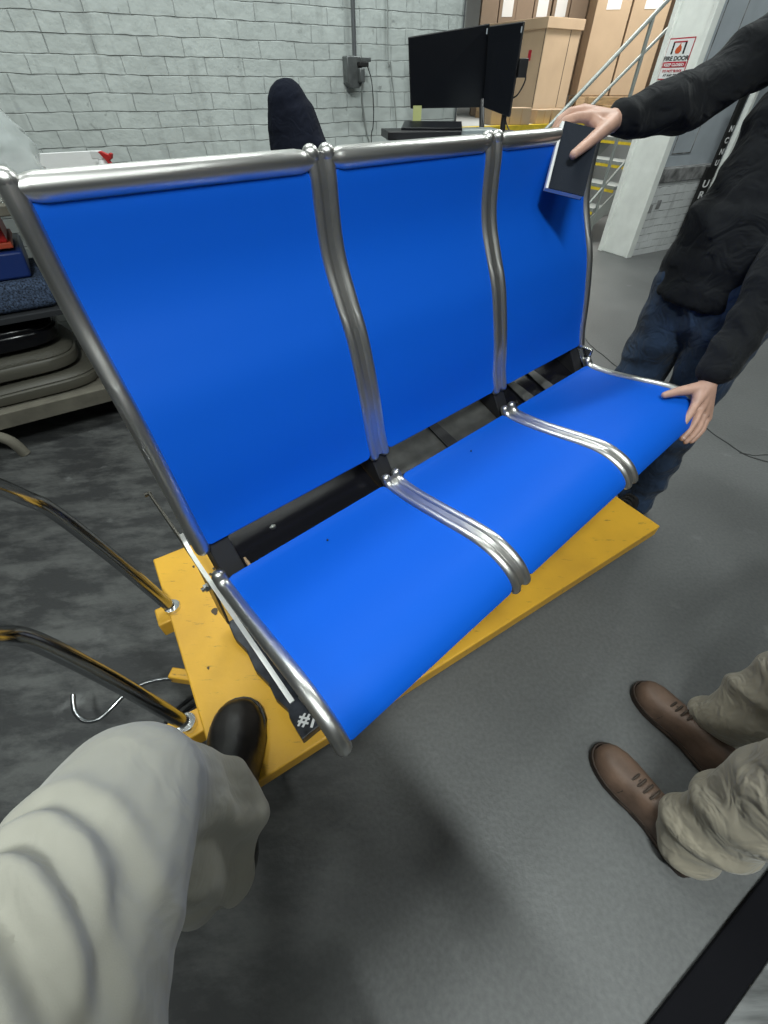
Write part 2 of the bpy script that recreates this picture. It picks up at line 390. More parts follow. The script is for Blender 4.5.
def text_obj(name, s, origin, ux, uy, h, m, parent, depth=.0008, wscale=1.0, align='LEFT', spacing=1.0):
    cu = bpy.data.curves.new(name, 'FONT'); cu.body = s; cu.size = h*1.38; cu.extrude = depth; cu.align_x = align; cu.space_character = spacing; cu.offset = h*.035
    t = bpy.data.objects.new('tmp', cu); COL.objects.link(t)
    dg = bpy.context.evaluated_depsgraph_get(); m2 = t.evaluated_get(dg).to_mesh()
    ux = V(ux).normalized(); uy = V(uy).normalized(); uz = ux.cross(uy)
    mb = MB(); mb.v = [V(origin)+ux*v.co.x*wscale+uy*v.co.y+uz*v.co.z for v in m2.vertices]; mb.f = [tuple(p.vertices) for p in m2.polygons]
    bpy.data.objects.remove(t)
    return obj(name, mb, m, parent, smooth=False)

# ------------------------------------------------------------------ frames of reference
# building grid: «along» runs along the brick wall, c is the distance behind/in front of it
GA = R(28)
EW = V((math.cos(GA), math.sin(GA), 0)); EN = V((math.sin(GA), -math.cos(GA), 0)); EZ = V((0, 0, 1))
def W(a, c, z): return EW*a+EN*c+EZ*z
WROT = Matrix.Rotation(GA, 3, 'Z')
WC = -3.35

# ------------------------------------------------------------------ room
def struct(name, mb, m, **k):
    o = obj(name, mb, m, **k); o['kind'] = 'structure'; return o
def grid_struct(name, m, boxes, bevel=0):
    """boxes in wall-grid coordinates (a0,a1,c0,c1,z0,z1); object keeps the grid as its own axes for its texture"""
    mb = MB()
    for a0, a1, c0, c1, z0, z1 in boxes: mb.box(((a0+a1)/2, -(c0+c1)/2, (z0+z1)/2), (abs(a1-a0), abs(c1-c0), z1-z0))
    o = obj(name, mb, m, smooth=False, bevel=bevel); o.rotation_euler = (0, 0, GA); return o

fl = MB(); fl.add([(-9, -5, 0), (12, -5, 0), (12, 14, 0), (-9, 14, 0), (-9, -5, -.1), (12, -5, -.1), (12, 14, -.1), (-9, 14, -.1)],
                  [(0, 1, 2, 3), (7, 6, 5, 4), (0, 4, 5, 1), (1, 5, 6, 2), (2, 6, 7, 3), (3, 7, 4, 0)])
struct('floor', fl, 'floor', smooth=False)
o = grid_struct('wall_back', M['wall'], [(-6, 2.36, WC, WC-.33, 0, 4.2), (2.36, 4.70, WC, WC-.33, 2.6, 4.2)]); o['kind'] = 'structure'
# white jamb post of the fire door with a thin flange
o = grid_struct('trim_1', M['jamb'], [(4.735, 4.79, WC+.02, WC-.34, 0, 3.2), (4.70, 4.735, WC-.30, WC-.345, 0, 3.2), (4.72, 4.80, WC+.035, WC+.0, 0, 3.2)], bevel=.004); o['kind'] = 'structure'
o = grid_struct('wall_low', M['brick2'], [(4.79, 7.5, WC, WC-.25, 0, .63)]); o['kind'] = 'structure'
o = grid_struct('window_sill', M['sill'], [(4.79, 7.5, WC+.01, WC-.25, .63, .74)], bevel=.006); o['kind'] = 'structure'
g = thing('door_1', (0, 0, 0), None, None, kind='structure')
mb = MB(); c0 = WC-.12
for a0, a1, z0, z1, dc in [(4.96, 6.6, .74, 3.0, .0)]:
    mb.box(W((a0+a1)/2, c0, (z0+z1)/2), (a1-a0, .05, z1-z0), WROT)
obj('door_panel', mb, 'greydoor', g, smooth=False)
mb = MB()
for a0, a1, z0, z1 in [(5.02, 5.30, .84, 2.7)]:
    for b in ((a0, z0, a1, z0), (a0, z1, a1, z1), (a0, z0, a0, z1), (a1, z0, a1, z1)):
        mb.box(W((b[0]+b[2])/2, c0+.027, (b[1]+b[3])/2), (abs(b[2]-b[0])+.008, .006, abs(b[3]-b[1])+.008), WROT)
obj('panel_moulding', mb, 'sill', g, smooth=False)
mb = MB().box(W(4.945, c0+.03, 1.9), (.018, .03, 2.3), WROT); obj('door_gasket', mb, 'black', g, smooth=False)
g = thing('window_1', (0, 0, 0), None, None, kind='structure')
mb = MB().box(W(4.875, WC-.10, 1.9), (.13, .02, 2.3), WROT); obj('window_pane', mb, 'greenpane', g, smooth=False)
mb = MB().box(W(4.80, WC-.06, 1.9), (.02, .10, 2.3), WROT); obj('window_frame', mb, 'black', g, smooth=False)
o = grid_struct('wall_right', M['farwall'], [(6.6, 7.5, WC-.1, WC-.25, .74, 4.2)]); o['kind'] = 'structure'
o = grid_struct('wall_far', M['farwall'], [(0, 14, -11.5, -11.8, 0, 4.6)]); o['kind'] = 'structure'
# crack lines in the slab
def crack(name, pts):
    P = catmull([V((x, y, .0012)) for x, y in pts], 5); rows = []
    for i, p in enumerate(P):
        w = .004+.002*noise.noise(p*30); j = V((noise.noise(p*20)*.006, noise.noise(p*21+V((5, 5, 5)))*.006, 0))
        rows.append([p+j+V((-w, -w, 0))*.7, p+j+V((w, w, 0))*.7])
    struct(name, MB().grid(rows, .001), 'crack')
crack('floor_crack', [(1.72, 2.05), (1.749, 1.886), (1.783, 1.778), (1.81, 1.695), (1.889, 1.638), (2.004, 1.577), (2.3, 1.5)])
crack('floor_crack', [(1.79, 1.715), (1.855, 1.686), (1.925, 1.695), (2.103, 1.719), (2.4, 1.70)])
crack('floor_crack', [(1.476, 3.203), (1.473, 2.976), (1.51, 2.785), (1.537, 2.625), (1.612, 2.464), (1.70, 2.2), (1.72, 2.05)])

# ------------------------------------------------------------------ the three-seat bench
BO = V((-.33577, .47978, 0)); BA = .7271
E1 = V((math.cos(BA), math.sin(BA), 0)); E2 = V((math.sin(BA), -math.cos(BA), 0))
def B(t, u, z): return BO+E1*t+E2*u+EZ*z
BROT = Matrix.Rotation(BA, 3, 'Z')
SW = .47
back_prof = [(-.190, 1.222), (-.184, 1.188), (-.182, 1.147), (-.177, 1.097), (-.164, 1.050), (-.138, .994), (-.110, .935), (-.090, .870), (-.072, .800), (-.056, .720), (-.041, .674)]
seat_prof = [(.002, .630), (.012, .619), (.035, .613), (.10, .616), (.18, .627), (.25, .638), (.30, .641), (.34, .633), (.368, .619), (.385, .602), (.391, .591)]
bench = thing('bench_seat', tuple(B(.7, .0, .31)), 'three seat bench with blue vinyl panels and steel tube frame on the yellow cart', 'bench')
def profile_tube(mb, prof, t, r, n=14):
    P = catmull([B(t, u, z) for u, z in prof], 5); mb.tube(P, r, n); mb.ball(P[0], r, 12); mb.ball(P[-1], r, 12)
def offset_profile(prof, d, k=5):
    P = catmull([V((u, z, 0)) for u, z in prof], k); out = []
    for i, p in enumerate(P):
        a = P[max(i-1, 0)]; b = P[min(i+1, len(P)-1)]; T = (b-a).normalized(); nr = V((-T.y, T.x, 0)); out.append(p+nr*d)
    return out
TR = .0122
def posts(prof, name, web):
    for t in (.018, SW-.0165, SW+.0165, 2*SW-.0165, 2*SW+.0165, 3*SW-.018):
        mb = MB(); profile_tube(mb, prof, t, .0142 if t in (.018, 3*SW-.018) else TR); obj(name, mb, 'steel', bench)
    for c in (SW, 2*SW):
        P = offset_profile(prof, .003 if web > 0 else .003)
        mb = MB().grid([[B(c-.013, p.x, p.y), B(c-.006, p.x, p.y)-(E2*.0+EZ*.0), B(c+.006, p.x, p.y), B(c+.013, p.x, p.y)] for p in P], .003)
        obj(name+'_web', mb, 'steel', bench)
posts(back_prof, 'back_post', 1); posts(seat_prof, 'seat_rail', 1)
def panel(prof, k, d, th, name, m, i0, i1, r=.016, parent=None, crown=0):
    P = offset_profile(prof, d); P = P[i0:len(P)-i1]
    # resample so that the corner radius gets rows of its own
    S = [0]
    for a, b in zip(P, P[1:]): S.append(S[-1]+(b-a).length)
    L = S[-1]; qs = sorted(set([0, .002, .005, .009, .013, .018, L-.018, L-.013, L-.009, L-.005, L-.002, L]+[L*i/46 for i in range(2, 45)]))
    rows = []; lo = k*SW+(.0250 if k == 0 else .0265); hi = (k+1)*SW-(.0275 if k == 2 else .0265)
    for q in qs:
        j = max(i for i in range(len(S)) if S[i] <= q+1e-9); j = min(j, len(P)-2); f = (q-S[j])/max(S[j+1]-S[j], 1e-9); p = P[j].lerp(P[j+1], f)
        dd = min(q, L-q); ins = r-math.sqrt(max(0, r*r-(r-dd)**2)) if dd < r else 0
        rows.append([B(lo+ins+(hi-lo-2*ins)*x/14, p.x, p.y) for x in range(15)])
    return obj(name, MB().grid(rows, th), m, parent or bench, bevel=.0015, seg=1)
for k in range(3):
    o = panel(back_prof, k, .004, -.007, 'back_panel', 'blue', 3, 0)
    panel(back_prof, k, -.004, -.008, 'panel_backing', 'darkmetal', 3, 0, parent=o)
    o = panel(seat_prof, k, .004, -.007, 'seat_panel', 'blue', 4, 0)
    panel(seat_prof, k, -.004, -.008, 'panel_backing', 'darkmetal', 4, 0, parent=o)
    a = k*SW+(.018 if k == 0 else .0165); b = (k+1)*SW-(.018 if k == 2 else .0165)
    rr = .0175; mb = MB(); z0 = 1.212; u0 = -.190
    # top rail flares into a collar where it meets each post
    ts = [a, a+.012, a+.02, a+.03, b-.03, b-.02, b-.012, b]; rs = [rr*.85, rr*.80, rr*.92, rr, rr, rr*.92, rr*.80, rr*.85]
    mb.tube([B(t, u0, z0) for t in ts], rs, 18); obj('top_rail', mb, 'steel', bench)
    mb = MB().tube([B(a+.01, -.058, .672), B(b-.01, -.058, .672)], .006, 10); obj('lower_rail', mb, 'darkmetal', bench)
for t in (.018, SW-.0165, SW+.0165, 2*SW-.0165, 2*SW+.0165, 3*SW-.018):
    obj('post_cap', MB().ball(B(t, -.190, 1.220), .0150, 16), 'steel', bench)
# button hole in the seat vinyl
for t, u, z in ((.235, .06, .6195), (.705, .06, .6195)):
    obj('vent_hole', MB().tube([B(t, u, z), B(t, u, z+.002)], .0022, 10), 'black', bench)
# under-frame: long black beam, cross brackets, legs and foot plates
mb = MB().box(B(.705, .045, .545), (1.38, .06, .075), BROT); obj('beam', mb, 'darkmetal', bench, bevel=.004)
for t0, t1, mm_ in ((.03, .445, 'darkmetal'), (.50, .915, 'dullplate'), (.97, 1.36, 'darkmetal')):
    mb = MB().prism([B(t0, -.105, .625), B(t0, -.10, .632), B(t0, .045, .575), B(t0, .04, .568)], E1*(t1-t0)); obj('cover_plate', mb, mm_, bench, smooth=False, bevel=.001)
obj('plate_fold', MB().prism([B(.69, -.106, .636), B(.69, .045, .581), B(.735, .045, .581), B(.72, -.106, .636)], EZ*.004), 'blackmatte', bench, smooth=False)
for t in (1.05, 1.16): obj('plate_fold', MB().prism([B(t, -.09, .633), B(t, .02, .592), B(t+.05, .02, .592), B(t+.03, -.09, .633)], EZ*.003), 'dullplate', bench, smooth=False)
mb = MB().tube([B(.17, -.055, .612), B(.17, -.0565, .617)], .007, 16).tube([B(.17, -.0565, .617), B(.17, -.057, .619)], .003, 8); obj('washer', mb, 'steel', bench)
for t in (.05, SW, 2*SW, 3*SW-.05):
    mb = MB().prism([B(t-.022, -.10, .70), B(t-.022, -.065, .70), B(t-.022, .0, .60), B(t-.022, .36, .59), B(t-.022, .36, .57), B(t-.022, .06, .50), B(t-.022, -.03, .50), B(t-.022, -.09, .60)], E1*.044)
    obj('bracket', mb, 'blackmatte', bench, smooth=False, bevel=.002)
for t in (.06, 1.34):
    mb = MB().prism([B(t-.02, -.10, .335), B(t-.02, -.02, .56), B(t-.02, .07, .56), B(t-.02, .12, .335)], E1*.035); obj('leg', mb, 'darkmetal', bench, smooth=False, bevel=.003)
# scuffed foot plate with wavy torn edge, chalked #1
edge = [(.246, -.005), (.19, -.001), (.172, .006), (.13, -.002), (.09, .004), (.04, -.003), (-.02, .006), (-.07, .0), (-.12, .008)]
pts = [B(t, u, .2815) for u, t in edge]+[B(.13, -.12, .2815), B(.13, .25, .2815)]
foot = obj('foot_plate', MB().prism(pts, EZ*.03), 'scuffed', bench, smooth=False, bevel=.002)
text_obj('chalk_mark', '#1', B(.005, .213, .3125), E1*.6+E2*.8, E1*.8-E2*.6, .028, 'chalk', foot, depth=.0006)
mb = MB().prism([B(1.29, -.12, .2815), B(1.40, -.12, .2815), B(1.40, .25, .2815), B(1.29, .25, .2815)], EZ*.03); obj('foot_plate', mb, 'scuffed', bench, smooth=False, bevel=.002)
# stainless strap and rear arm on the end of the bench
P = catmull([B(.014, -.155, .628), B(.012, -.135, .603), B(.009, -.07, .600), B(.006, .10, .597), B(.002, .285, .593)], 4)
rows = [[p-E1*.0025, p+E1*.0025] for p in P]
mb = MB()
mb.grid([[p-E1*.010+EZ*.001, p-E1*.0015+EZ*.001] for p in P], .004); obj('side_strap', mb, 'satin', bench)
mb = MB().tube([B(.01, .285, .594), B(.014, .30, .575), B(.014, .31, .55)], .003, 8); obj('strap_hook', mb, 'steel', bench)
mb = MB().prism([B(.004, -.37, .605), B(.004, -.355, .615), B(.004, -.10, .585), B(.004, -.06, .55), B(.004, -.10, .33), B(.004, -.15, .33), B(.004, -.13, .54)], E1*.006); obj('end_plate', mb, 'bracketmetal', bench, smooth=False, bevel=.001)
mb = MB().tube([B(-.004, -.358, .607), B(.012, -.358, .607)], .005, 8); obj('bolt', mb, 'bracketmetal', bench)
for (t, u, z) in ((-.006, -.035, .575), (.02, -.02, .60)):
    mb = MB().tube([B(t-.006, u, z), B(t+.012, u, z)], .009, 6).tube([B(t-.012, u, z), B(t-.004, u, z)], .005, 8); obj('bolt', mb, 'chrome', bench)
mb = MB().tube([B(.085, -.14, .612), B(.082, .02, .596)], .004, 6); obj('brace_rod', mb, 'wood', bench)
mb = MB().tube([B(1.405, -.06, .67), B(1.41, -.01, .60)], .014, 12).box(B(1.41, -.03, .63), (.012, .06, .07), BROT); obj('end_bracket', mb, 'chrome', bench, bevel=.003)

# ------------------------------------------------------------------ yellow lift cart
DA = R(31.8)
D1 = V((math.cos(DA), math.sin(DA), 0)); D2 = V((-math.sin(DA), math.cos(DA), 0))
DO = V((-.322, .184, 0)); DROT = Matrix.Rotation(DA, 3, 'Z')
def D(a, b, z): return DO+D1*a+D2*b+EZ*z
DL, DW = 1.452, .735
cart = thing('lift_cart', tuple(D(DL/2, DW/2, 0)), 'scratched yellow scissor lift cart carrying the blue bench with bent chrome push handle', 'cart')
mb = MB().box(D(DL/2, DW/2, .2575), (DL, DW, .045), DROT); obj('deck', mb, 'yellow', cart, bevel=.004)
mb = MB()
for b in (.10, DW-.10): mb.box(D(DL/2, b, .085), (DL-.12, .07, .05), DROT)
for a in (.10, DL-.10): mb.box(D(a, DW/2, .085), (.07, DW-.2, .05), DROT)
obj('base_frame', mb, 'yellow', cart, bevel=.004)
for b in (.15, DW-.15):
    for s in (1, -1):
        a0, a1 = (.15, DL-.15) if s > 0 else (DL-.15, .15)
        p = D(a0, b+.012*s, .115); q = D(a1, b+.012*s, .228); d = (q-p).normalized(); n_ = d.cross(D2)*.022
        obj('scissor_arm', MB().prism([p-n_, q-n_, q+n_, p+n_], D2*.012), 'yellow', cart, smooth=False)
for a in (.13, DL-.13):
    for b in (.10, DW-.10):
        w_ = obj('caster_wheel', MB().tube([D(a, b-.018, .042), D(a, b+.018, .042)], .042, 20), 'rubber', cart)
        obj('axle', MB().tube([D(a, b-.03, .042), D(a, b+.03, .042)], .008, 8).box(D(a, b-.026, .06), (.03, .005, .07), DROT).box(D(a, b+.026, .06), (.03, .005, .07), DROT), 'steel', w_)
mb = MB().tube([D(.3, DW/2, .12), D(.85, DW/2, .19)], .025, 14); obj('hydraulic_cylinder', mb, 'blackmatte', cart)
for a, b, r_ in ((.110, .452, .0085), (.135, .585, .004), (.15, .60, .004), (.10, .64, .0035), (.05, .30, .003)):
    obj('paint_chip', MB().prism([D(a+r_*math.cos(k)*(1+.3*math.sin(3*k)), b+1.5*r_*math.sin(k), .2800) for k in [i*.628 for i in range(10)]], EZ*.0006), 'chip', cart, smooth=False)
# handle sockets (two yellow box brackets) on the short side of the deck
hA = V((-.586, .637, .262)); hB = V((-.447, .335, .262))
for h_ in (hA, hB):
    out = -D1
    br_ = obj('handle_bracket', MB().box(h_+D1*.012-EZ*.018, (.12, .06, .055), DROT), 'yellow', cart, bevel=.004)
    obj('socket_ring', MB().tube([h_+EZ*.008, h_+EZ*.03], .021, 16), 'chrome', br_)
# U-shaped chrome push handle
A = [hA+EZ*.0, V((-.615, .640, .36)), V((-.665, .643, .52)), V((-.712, .640, .660)), V((-.722, .618, .72)), V((-.700, .575, .785)), V((-.66, .52, .85)), V((-.655, .50, .90))]
dB = hB-hA
Bp = [p+dB for p in A]
top = [A[-1], A[-1]+V((.0, -.02, .03))+dB*.08, A[-1]+V((0, -.02, .035))+dB*.5, A[-1]+V((0, -.02, .03))+dB*.92, Bp[-1]]
hnd = obj('push_handle', MB().tube(catmull(A, 5)+catmull(top, 5)[1:-1]+list(reversed(catmull(Bp, 5))), .0155, 16), 'handle', cart)
# foot-pedal loop and hydraulic hoses
pb = obj('pedal_socket', MB().box(V((-.545, .50, .15)), (.09, .03, .035), Matrix.Rotation(R(-8), 3, 'Z')), 'yellow', cart, bevel=.004)
P = catmull([V((-.50, .505, .155)), V((-.57, .497, .152)), V((-.64, .487, .15)), V((-.690, .462, .148)), V((-.717, .422, .145)), V((-.742, .392, .14)), V((-.778, .388, .14)), V((-.812, .41, .145)), V((-.835, .45, .15))], 5)
obj('foot_pedal', MB().tube(P, .0062, 10), 'handle', cart)
for k, off in enumerate((0, .03)):
    P = catmull([V((-.46, .48-off, .16)), V((-.52, .455-off, .13)), V((-.60, .42-off, .06)), V((-.62, .36-off, .02)), V((-.50, .33-off, .02)), V((-.36, .36-off, .05))], 5)
    obj('hose', MB().tube(P, .006, 8), 'blackcord', cart)

# ------------------------------------------------------------------ shoes
def shoe(parent, heel, toe_dir, L=.29, wid=.105, upper='brownleather', sole='brownsole', laces=True, toe_cap=False, hgt=.10):
    """heel point on the ground, toe_dir unit vector"""
    X = V(toe_dir).normalized(); Y = EZ.cross(X); H = V(heel)
    def S(x, y, z): return H+X*x*L+Y*y*wid+EZ*z
    prof = [(0, .28), (.03, .36), (.10, .39), (.22, .37), (.36, .34), (.5, .38), (.63, .46), (.74, .49), (.83, .46), (.90, .40), (.95, .31), (.985, .19), (1.0, .07)]
    # sole outline
    out = [S(x, w, 0) for x, w in prof]+[S(x, -w*(.92 if .3 < x < .8 else 1), 0) for x, w in reversed(prof)]
    cen = S(.5, 0, 0)
    so = MB().prism([cen+(p-cen)*1.05 for p in out], EZ*.022)
    for_s = obj('sole', so, sole, parent, bevel=.005)
    # upper: cross-section rings along the foot
    top = [(0.0, .055, .085), (.04, .075, .1), (.12, .085, .105), (.25, .085, .105), (.36, .082, .10), (.48, .072, .09), (.60, .060, .075), (.72, .050, .062), (.83, .046, .052), (.92, .040, .046), (.965, .030, .036), (.99, .012, .02)]
    rings = []; n = 20
    def wat(x):
        for (a, wa), (b, wb) in zip(prof, prof[1:]):
            if a <= x <= b: return wa+(wb-wa)*(x-a)/(b-a)
        return .1
    mb = MB()
    for x, zt, _ in top:
        w = wat(x)*1.0; zt = zt*hgt/.10+.012
        ring = []
        for j in range(n):
            t = math.pi*j/(n-1); cs = math.cos(t); sn = math.sin(t)
            ring.append(S(x, w*(abs(cs)**.75)*(1 if cs > 0 else -1), .012+(zt-.0)*sn**.8))
        rings.append(ring)
    mb.grid(rings, -.002); v0 = len(mb.v); mb.add([rings[-1][j] for j in range(n)], [tuple(range(n))]); mb.add([rings[0][j] for j in range(n)], [tuple(range(n-1, -1, -1))])
    up = obj('upper', mb, upper, parent)
    # welt line round the upper
    obj('welt', MB().tube([cen+(p-cen)*1.03+EZ*.024 for p in out], .003, 6, closed=True), sole, parent)
    if laces:
        for i in range(4):
            x = .50+i*.055; zt = .080-i*.007
            P = [S(x, .16*math.cos(math.pi*k/8), (zt*hgt/.1+.026)-.012*(math.cos(math.pi*k/8)**2)) for k in range(9)]
            obj('lace', MB().tube(P, .0028, 6), 'lace' if upper == 'brownleather' else 'blackcord', parent)
    if toe_cap:
        x = .66; P = [S(x-.03*math.sin(math.pi*k/12), wat(x)*.98*math.cos(math.pi*k/12), .02+(.062*hgt/.1)*math.sin(math.pi*k/12)**.8) for k in range(13)]
        obj('seam', MB().tube(P, .0022, 6), 'lace', parent)
    return up

# ------------------------------------------------------------------ people
def limb(mb, pts, rs, side=None, flats=None):
    for i in range(len(pts)-1): mb.capsule(pts[i], pts[i+1], rs[i], rs[i+1], side, (flats[i] if flats else 1))
    return mb

def head_shapes(mb, c, fwd, up, s=1.0):
    f = V(fwd).normalized(); r = f.cross(V(up)).normalized(); u = r.cross(f); m = Matrix((r, f, u)).transposed(); c = V(c)
    def P(x, y, z): return c+m@V((x*s, y*s, z*s))
    mb.ball(P(0, -.008, .035), .1*s, 20, (.78, .97, .86), m)      # cranium
    mb.ball(P(-.032, .045, -.016), .032*s, 12); mb.ball(P(.032, .045, -.016), .032*s, 12)      # cheeks
    mb.ball(P(0, .072, -.075), .022*s, 12)      # chin
    mb.capsule(P(0, .02, .0), P(0, .045, -.065), .066*s, .042*s, r, 1.0)
    mb.capsule(P(-.04, .01, -.045), P(0, .062, -.085), .03*s, .024*s); mb.capsule(P(.04, .01, -.045), P(0, .062, -.085), .03*s, .024*s)  # jaw
    mb.capsule(P(0, .083, .022), P(0, .108, -.02), .009*s, .014*s)      # nose
    mb.ball(P(-.012, .098, -.022), .009*s, 10); mb.ball(P(.012, .098, -.022), .009*s, 10)
    mb.capsule(P(-.045, .066, .036), P(-.012, .080, .038), .009*s, .009*s); mb.capsule(P(.045, .066, .036), P(.012, .080, .038), .009*s, .009*s)  # brows
    mb.capsule(P(-.02, .085, -.047), P(.02, .085, -.047), .008*s, .008*s)   # mouth
    for q in (-1, 1): mb.ball(P(q*.08, -.004, .003), .03*s, 12, (.28, .6, 1), m)
    return P, m

def face_parts(parent, P, m, s=1.0, hair='hair'):
    for q in (-1, 1):
        e = obj('eye', MB().ball(P(q*.030, .0735, .016), .0100*s, 14), 'eye', parent)
        obj('iris', MB().ball(P(q*.030, .0795, .015), .0052*s, 10), 'black', e)
    obj('lips', MB().capsule(P(-.018, .0875, -.047), P(.018, .0875, -.047), .0055*s, .0045*s), 'lips', parent)
    hb = MB().ball(P(0, -.022, .052), .1*s, 20, (.86, .98, .86), m)
    hb.ball(P(0, -.055, .0), .075*s, 16, (.95, .6, 1.0), m)
    h = remesh(hb, .006, 4); h.v = [p+h.n[i]*.003*noise.noise(p*60) for i, p in enumerate(h.v)]
    obj('hair', h, hair, parent)

def finger(mb, pts, r0, r1):
    k = len(pts)-1
    for i in range(k):
        mb.capsule(pts[i], pts[i+1], r0+(r1-r0)*i/k, r0+(r1-r0)*(i+1)/k, n=12)
def nail(parent, tip, d, n, s=.0062):
    d = V(d).normalized(); n = V(n).normalized(); n = (n-d*n.dot(d)).normalized(); w = d.cross(n)
    m = Matrix((w, d, n)).transposed()
    obj('fingernail', MB().ball(V(tip)+n*.0060-d*.002, s, 12, (.8, 1.05, .25), m), 'nail', parent)

# ---- man in the dark sweater, behind the right-hand end of the bench
man = thing('person', (1.08, 1.48, 0), 'person in charcoal sweater and dark jeans at the right end of the bench', 'person')
pel = V((1.12, 1.50, .90)); che = V((1.18, 1.55, 1.22)); nek = V((1.17, 1.57, 1.43))
shR = V((1.12, 1.74, 1.415)); elR = V((.880, 1.675, 1.275)); wrR = V((.612, 1.530, 1.238))
shL = V((1.22, 1.375, 1.235)); elL = V((1.115, 1.30, .955)); wrL = V((.958, 1.152, .690))
hipR = V((1.06, 1.585, .86)); knR = V((1.005, 1.56, .50)); anR = V((1.04, 1.66, .10))
hipL = V((1.15, 1.43, .86)); knL = V((1.11, 1.375, .47)); anL = V((1.09, 1.33, .10))
body = MB()
limb(body, [pel, che, nek], [.092, .090, .05], E2, [1.3, 1.25])
limb(body, [nek, nek+V((-.03, -.02, .10))], [.055, .052])
hc = nek+V((-.055, -.045, .20)); fw = V((-.75, -.72, -.55))
HP, HM = head_shapes(body, hc, fw, (0, 0, 1))
for a, b, c in ((shR, elR, wrR), (shL, elL, wrL)): limb(body, [a, b, c], [.05, .038, .027])
for a, b, c in ((hipR, knR, anR), (hipL, knL, anL)): limb(body, [a, b, c], [.08, .052, .036])
# right hand: palm over the top rail, fingers behind the notebook, thumb on its cover
mR = [V((.514, 1.473, 1.246)), V((.512, 1.500, 1.256)), V((.522, 1.527, 1.258)), V((.540, 1.550, 1.252))]
for q in mR: body.capsule(wrR+V((-.01, -.005, 0)), q, .0245, .0145, (0, 0, 1), .9)
finger(body, [mR[0], V((.485, 1.462, 1.246)), V((.456, 1.452, 1.240)), V((.440, 1.449, 1.222))], .0125, .0088)
finger(body, [mR[1], V((.476, 1.488, 1.254)), V((.450, 1.478, 1.240)), V((.438, 1.474, 1.216))], .0125, .0088)
finger(body, [mR[2], V((.486, 1.516, 1.254)), V((.462, 1.508, 1.238)), V((.452, 1.503, 1.214))], .0120, .0084)
finger(body, [mR[3], V((.508, 1.542, 1.246)), V((.490, 1.536, 1.228)), V((.482, 1.531, 1.208))], .0105, .0075)
thR = [V((.600, 1.510, 1.235)), V((.556, 1.450, 1.220)), V((.510, 1.392, 1.203)), V((.463, 1.345, 1.184))]
finger(body, thR, .021, .0108); body.capsule(V((.565, 1.47, 1.225)), V((.520, 1.478, 1.245)), .017, .013)
# left hand: fingers wrapped over the front corner of the seat, thumb on top
mL = [V((.920, 1.106, .644)), V((.944, 1.106, .626)), V((.966, 1.107, .606)), V((.986, 1.112, .588))]
for q in mL: body.capsule(wrL+V((-.002, -.008, -.01)), q, .0245, .0145, (1, 0, 0), .9)
finger(body, [mL[0], V((.899, 1.078, .624)), V((.880, 1.058, .609)), V((.869, 1.046, .595))], .0122, .0088)
finger(body, [mL[1], V((.917, 1.068, .600)), V((.896, 1.045, .581)), V((.884, 1.036, .566))], .0122, .0088)
finger(body, [mL[2], V((.943, 1.071, .579)), V((.921, 1.051, .561)), V((.909, 1.046, .547))], .0116, .0084)
finger(body, [mL[3], V((.966, 1.080, .566)), V((.948, 1.065, .550)), V((.938, 1.060, .538))], .0104, .0076)
finger(body, [V((.948, 1.138, .678)), V((.905, 1.136, .670)), V((.868, 1.134, .664)), V((.829, 1.124, .659))], .0205, .0104)
body.capsule(V((.93, 1.130, .668)), mL[0], .018, .014)
b_ = remesh(body, .0036, 3)
man_body = obj('body', b_, 'skin', man)
nail(man_body, thR[-1], thR[-1]-thR[-2], (-.5, -.85, .2)); nail(man_body, V((.829, 1.124, .660)), (-1, -.1, -.15), (0, -.1, 1))
nail(man_body, V((.869, 1.046, .597)), (-1, -.5, -.5), (.3, -.6, .8)); nail(man_body, V((.884, 1.036, .568)), (-1, -.5, -.5), (.3, -.6, .7))
face_parts(man, HP, HM)
# sweater
sw = MB()
limb(sw, [pel+V((.008, .006, -.02)), che+V((.010, .008, 0)), nek+V((0, 0, -.09))], [.152, .140, .09], E2, [1.30, 1.22])
sw.capsule(shR+V((.02, -.02, -.02)), shL+V((.01, .02, .0)), .078, .075)
sw.capsule(nek-V((0, 0, .06)), nek+V((-.005, -.005, .01)), .078, .062)
for a, b, c in ((shR, elR, wrR), (shL, elL, wrL)):
    e = c+(b-c).normalized()*.03; limb(sw, [a, b, e], [.076, .064, .043] if a is shR else [.076, .072, .043])
    sw.capsule(e, c+(b-c).normalized()*.022, .041 if a is shR else .036, .040 if a is shR else .035)
for k in range(28):   # lower edge of the knit
    t = 2*math.pi*k/28; p = pel+E1*(.012+math.cos(t)*.124)+E2*math.sin(t)*.190+V((0, 0, -.090)); sw.capsule(p.lerp(pel, .18)+V((0, 0, .20)), p, .038, .028)
s_ = remesh(sw, .008, 6)
def swf(p):
    q = p*9; w = noise.noise(V((q.x*1.0, q.y*1.0, q.z*1.6)))*.013+soft(p.z*44+p.x*20+noise.noise(p*6)*6, 2)*.007
    return w
obj('sweater', relax(fold(s_, swf), 2), 'sweater', man)
jn = MB()
limb(jn, [hipR, hipL], [.108, .108]); jn.capsule(pel-V((0, 0, .03)), pel-V((0, 0, .07)), .112, .112, E2, 1.25)
for a, b, c in ((hipR, knR, anR), (hipL, knL, anL)): limb(jn, [a, b, c+V((0, 0, -.055))], [.112, .086, .070])
jn.capsule(pel-V((.01, .01, .06)), V((1.09, 1.49, .73)), .115, .085, E2, 1.15)
j_ = remesh(jn, .008, 6)
def jf(p): return noise.noise(V((p.x*10, p.y*10, p.z*15)))*.012+soft(p.z*42+noise.noise(p*7)*6, 2)*.006
obj('jeans', fold(j_, jf), 'denim', man)
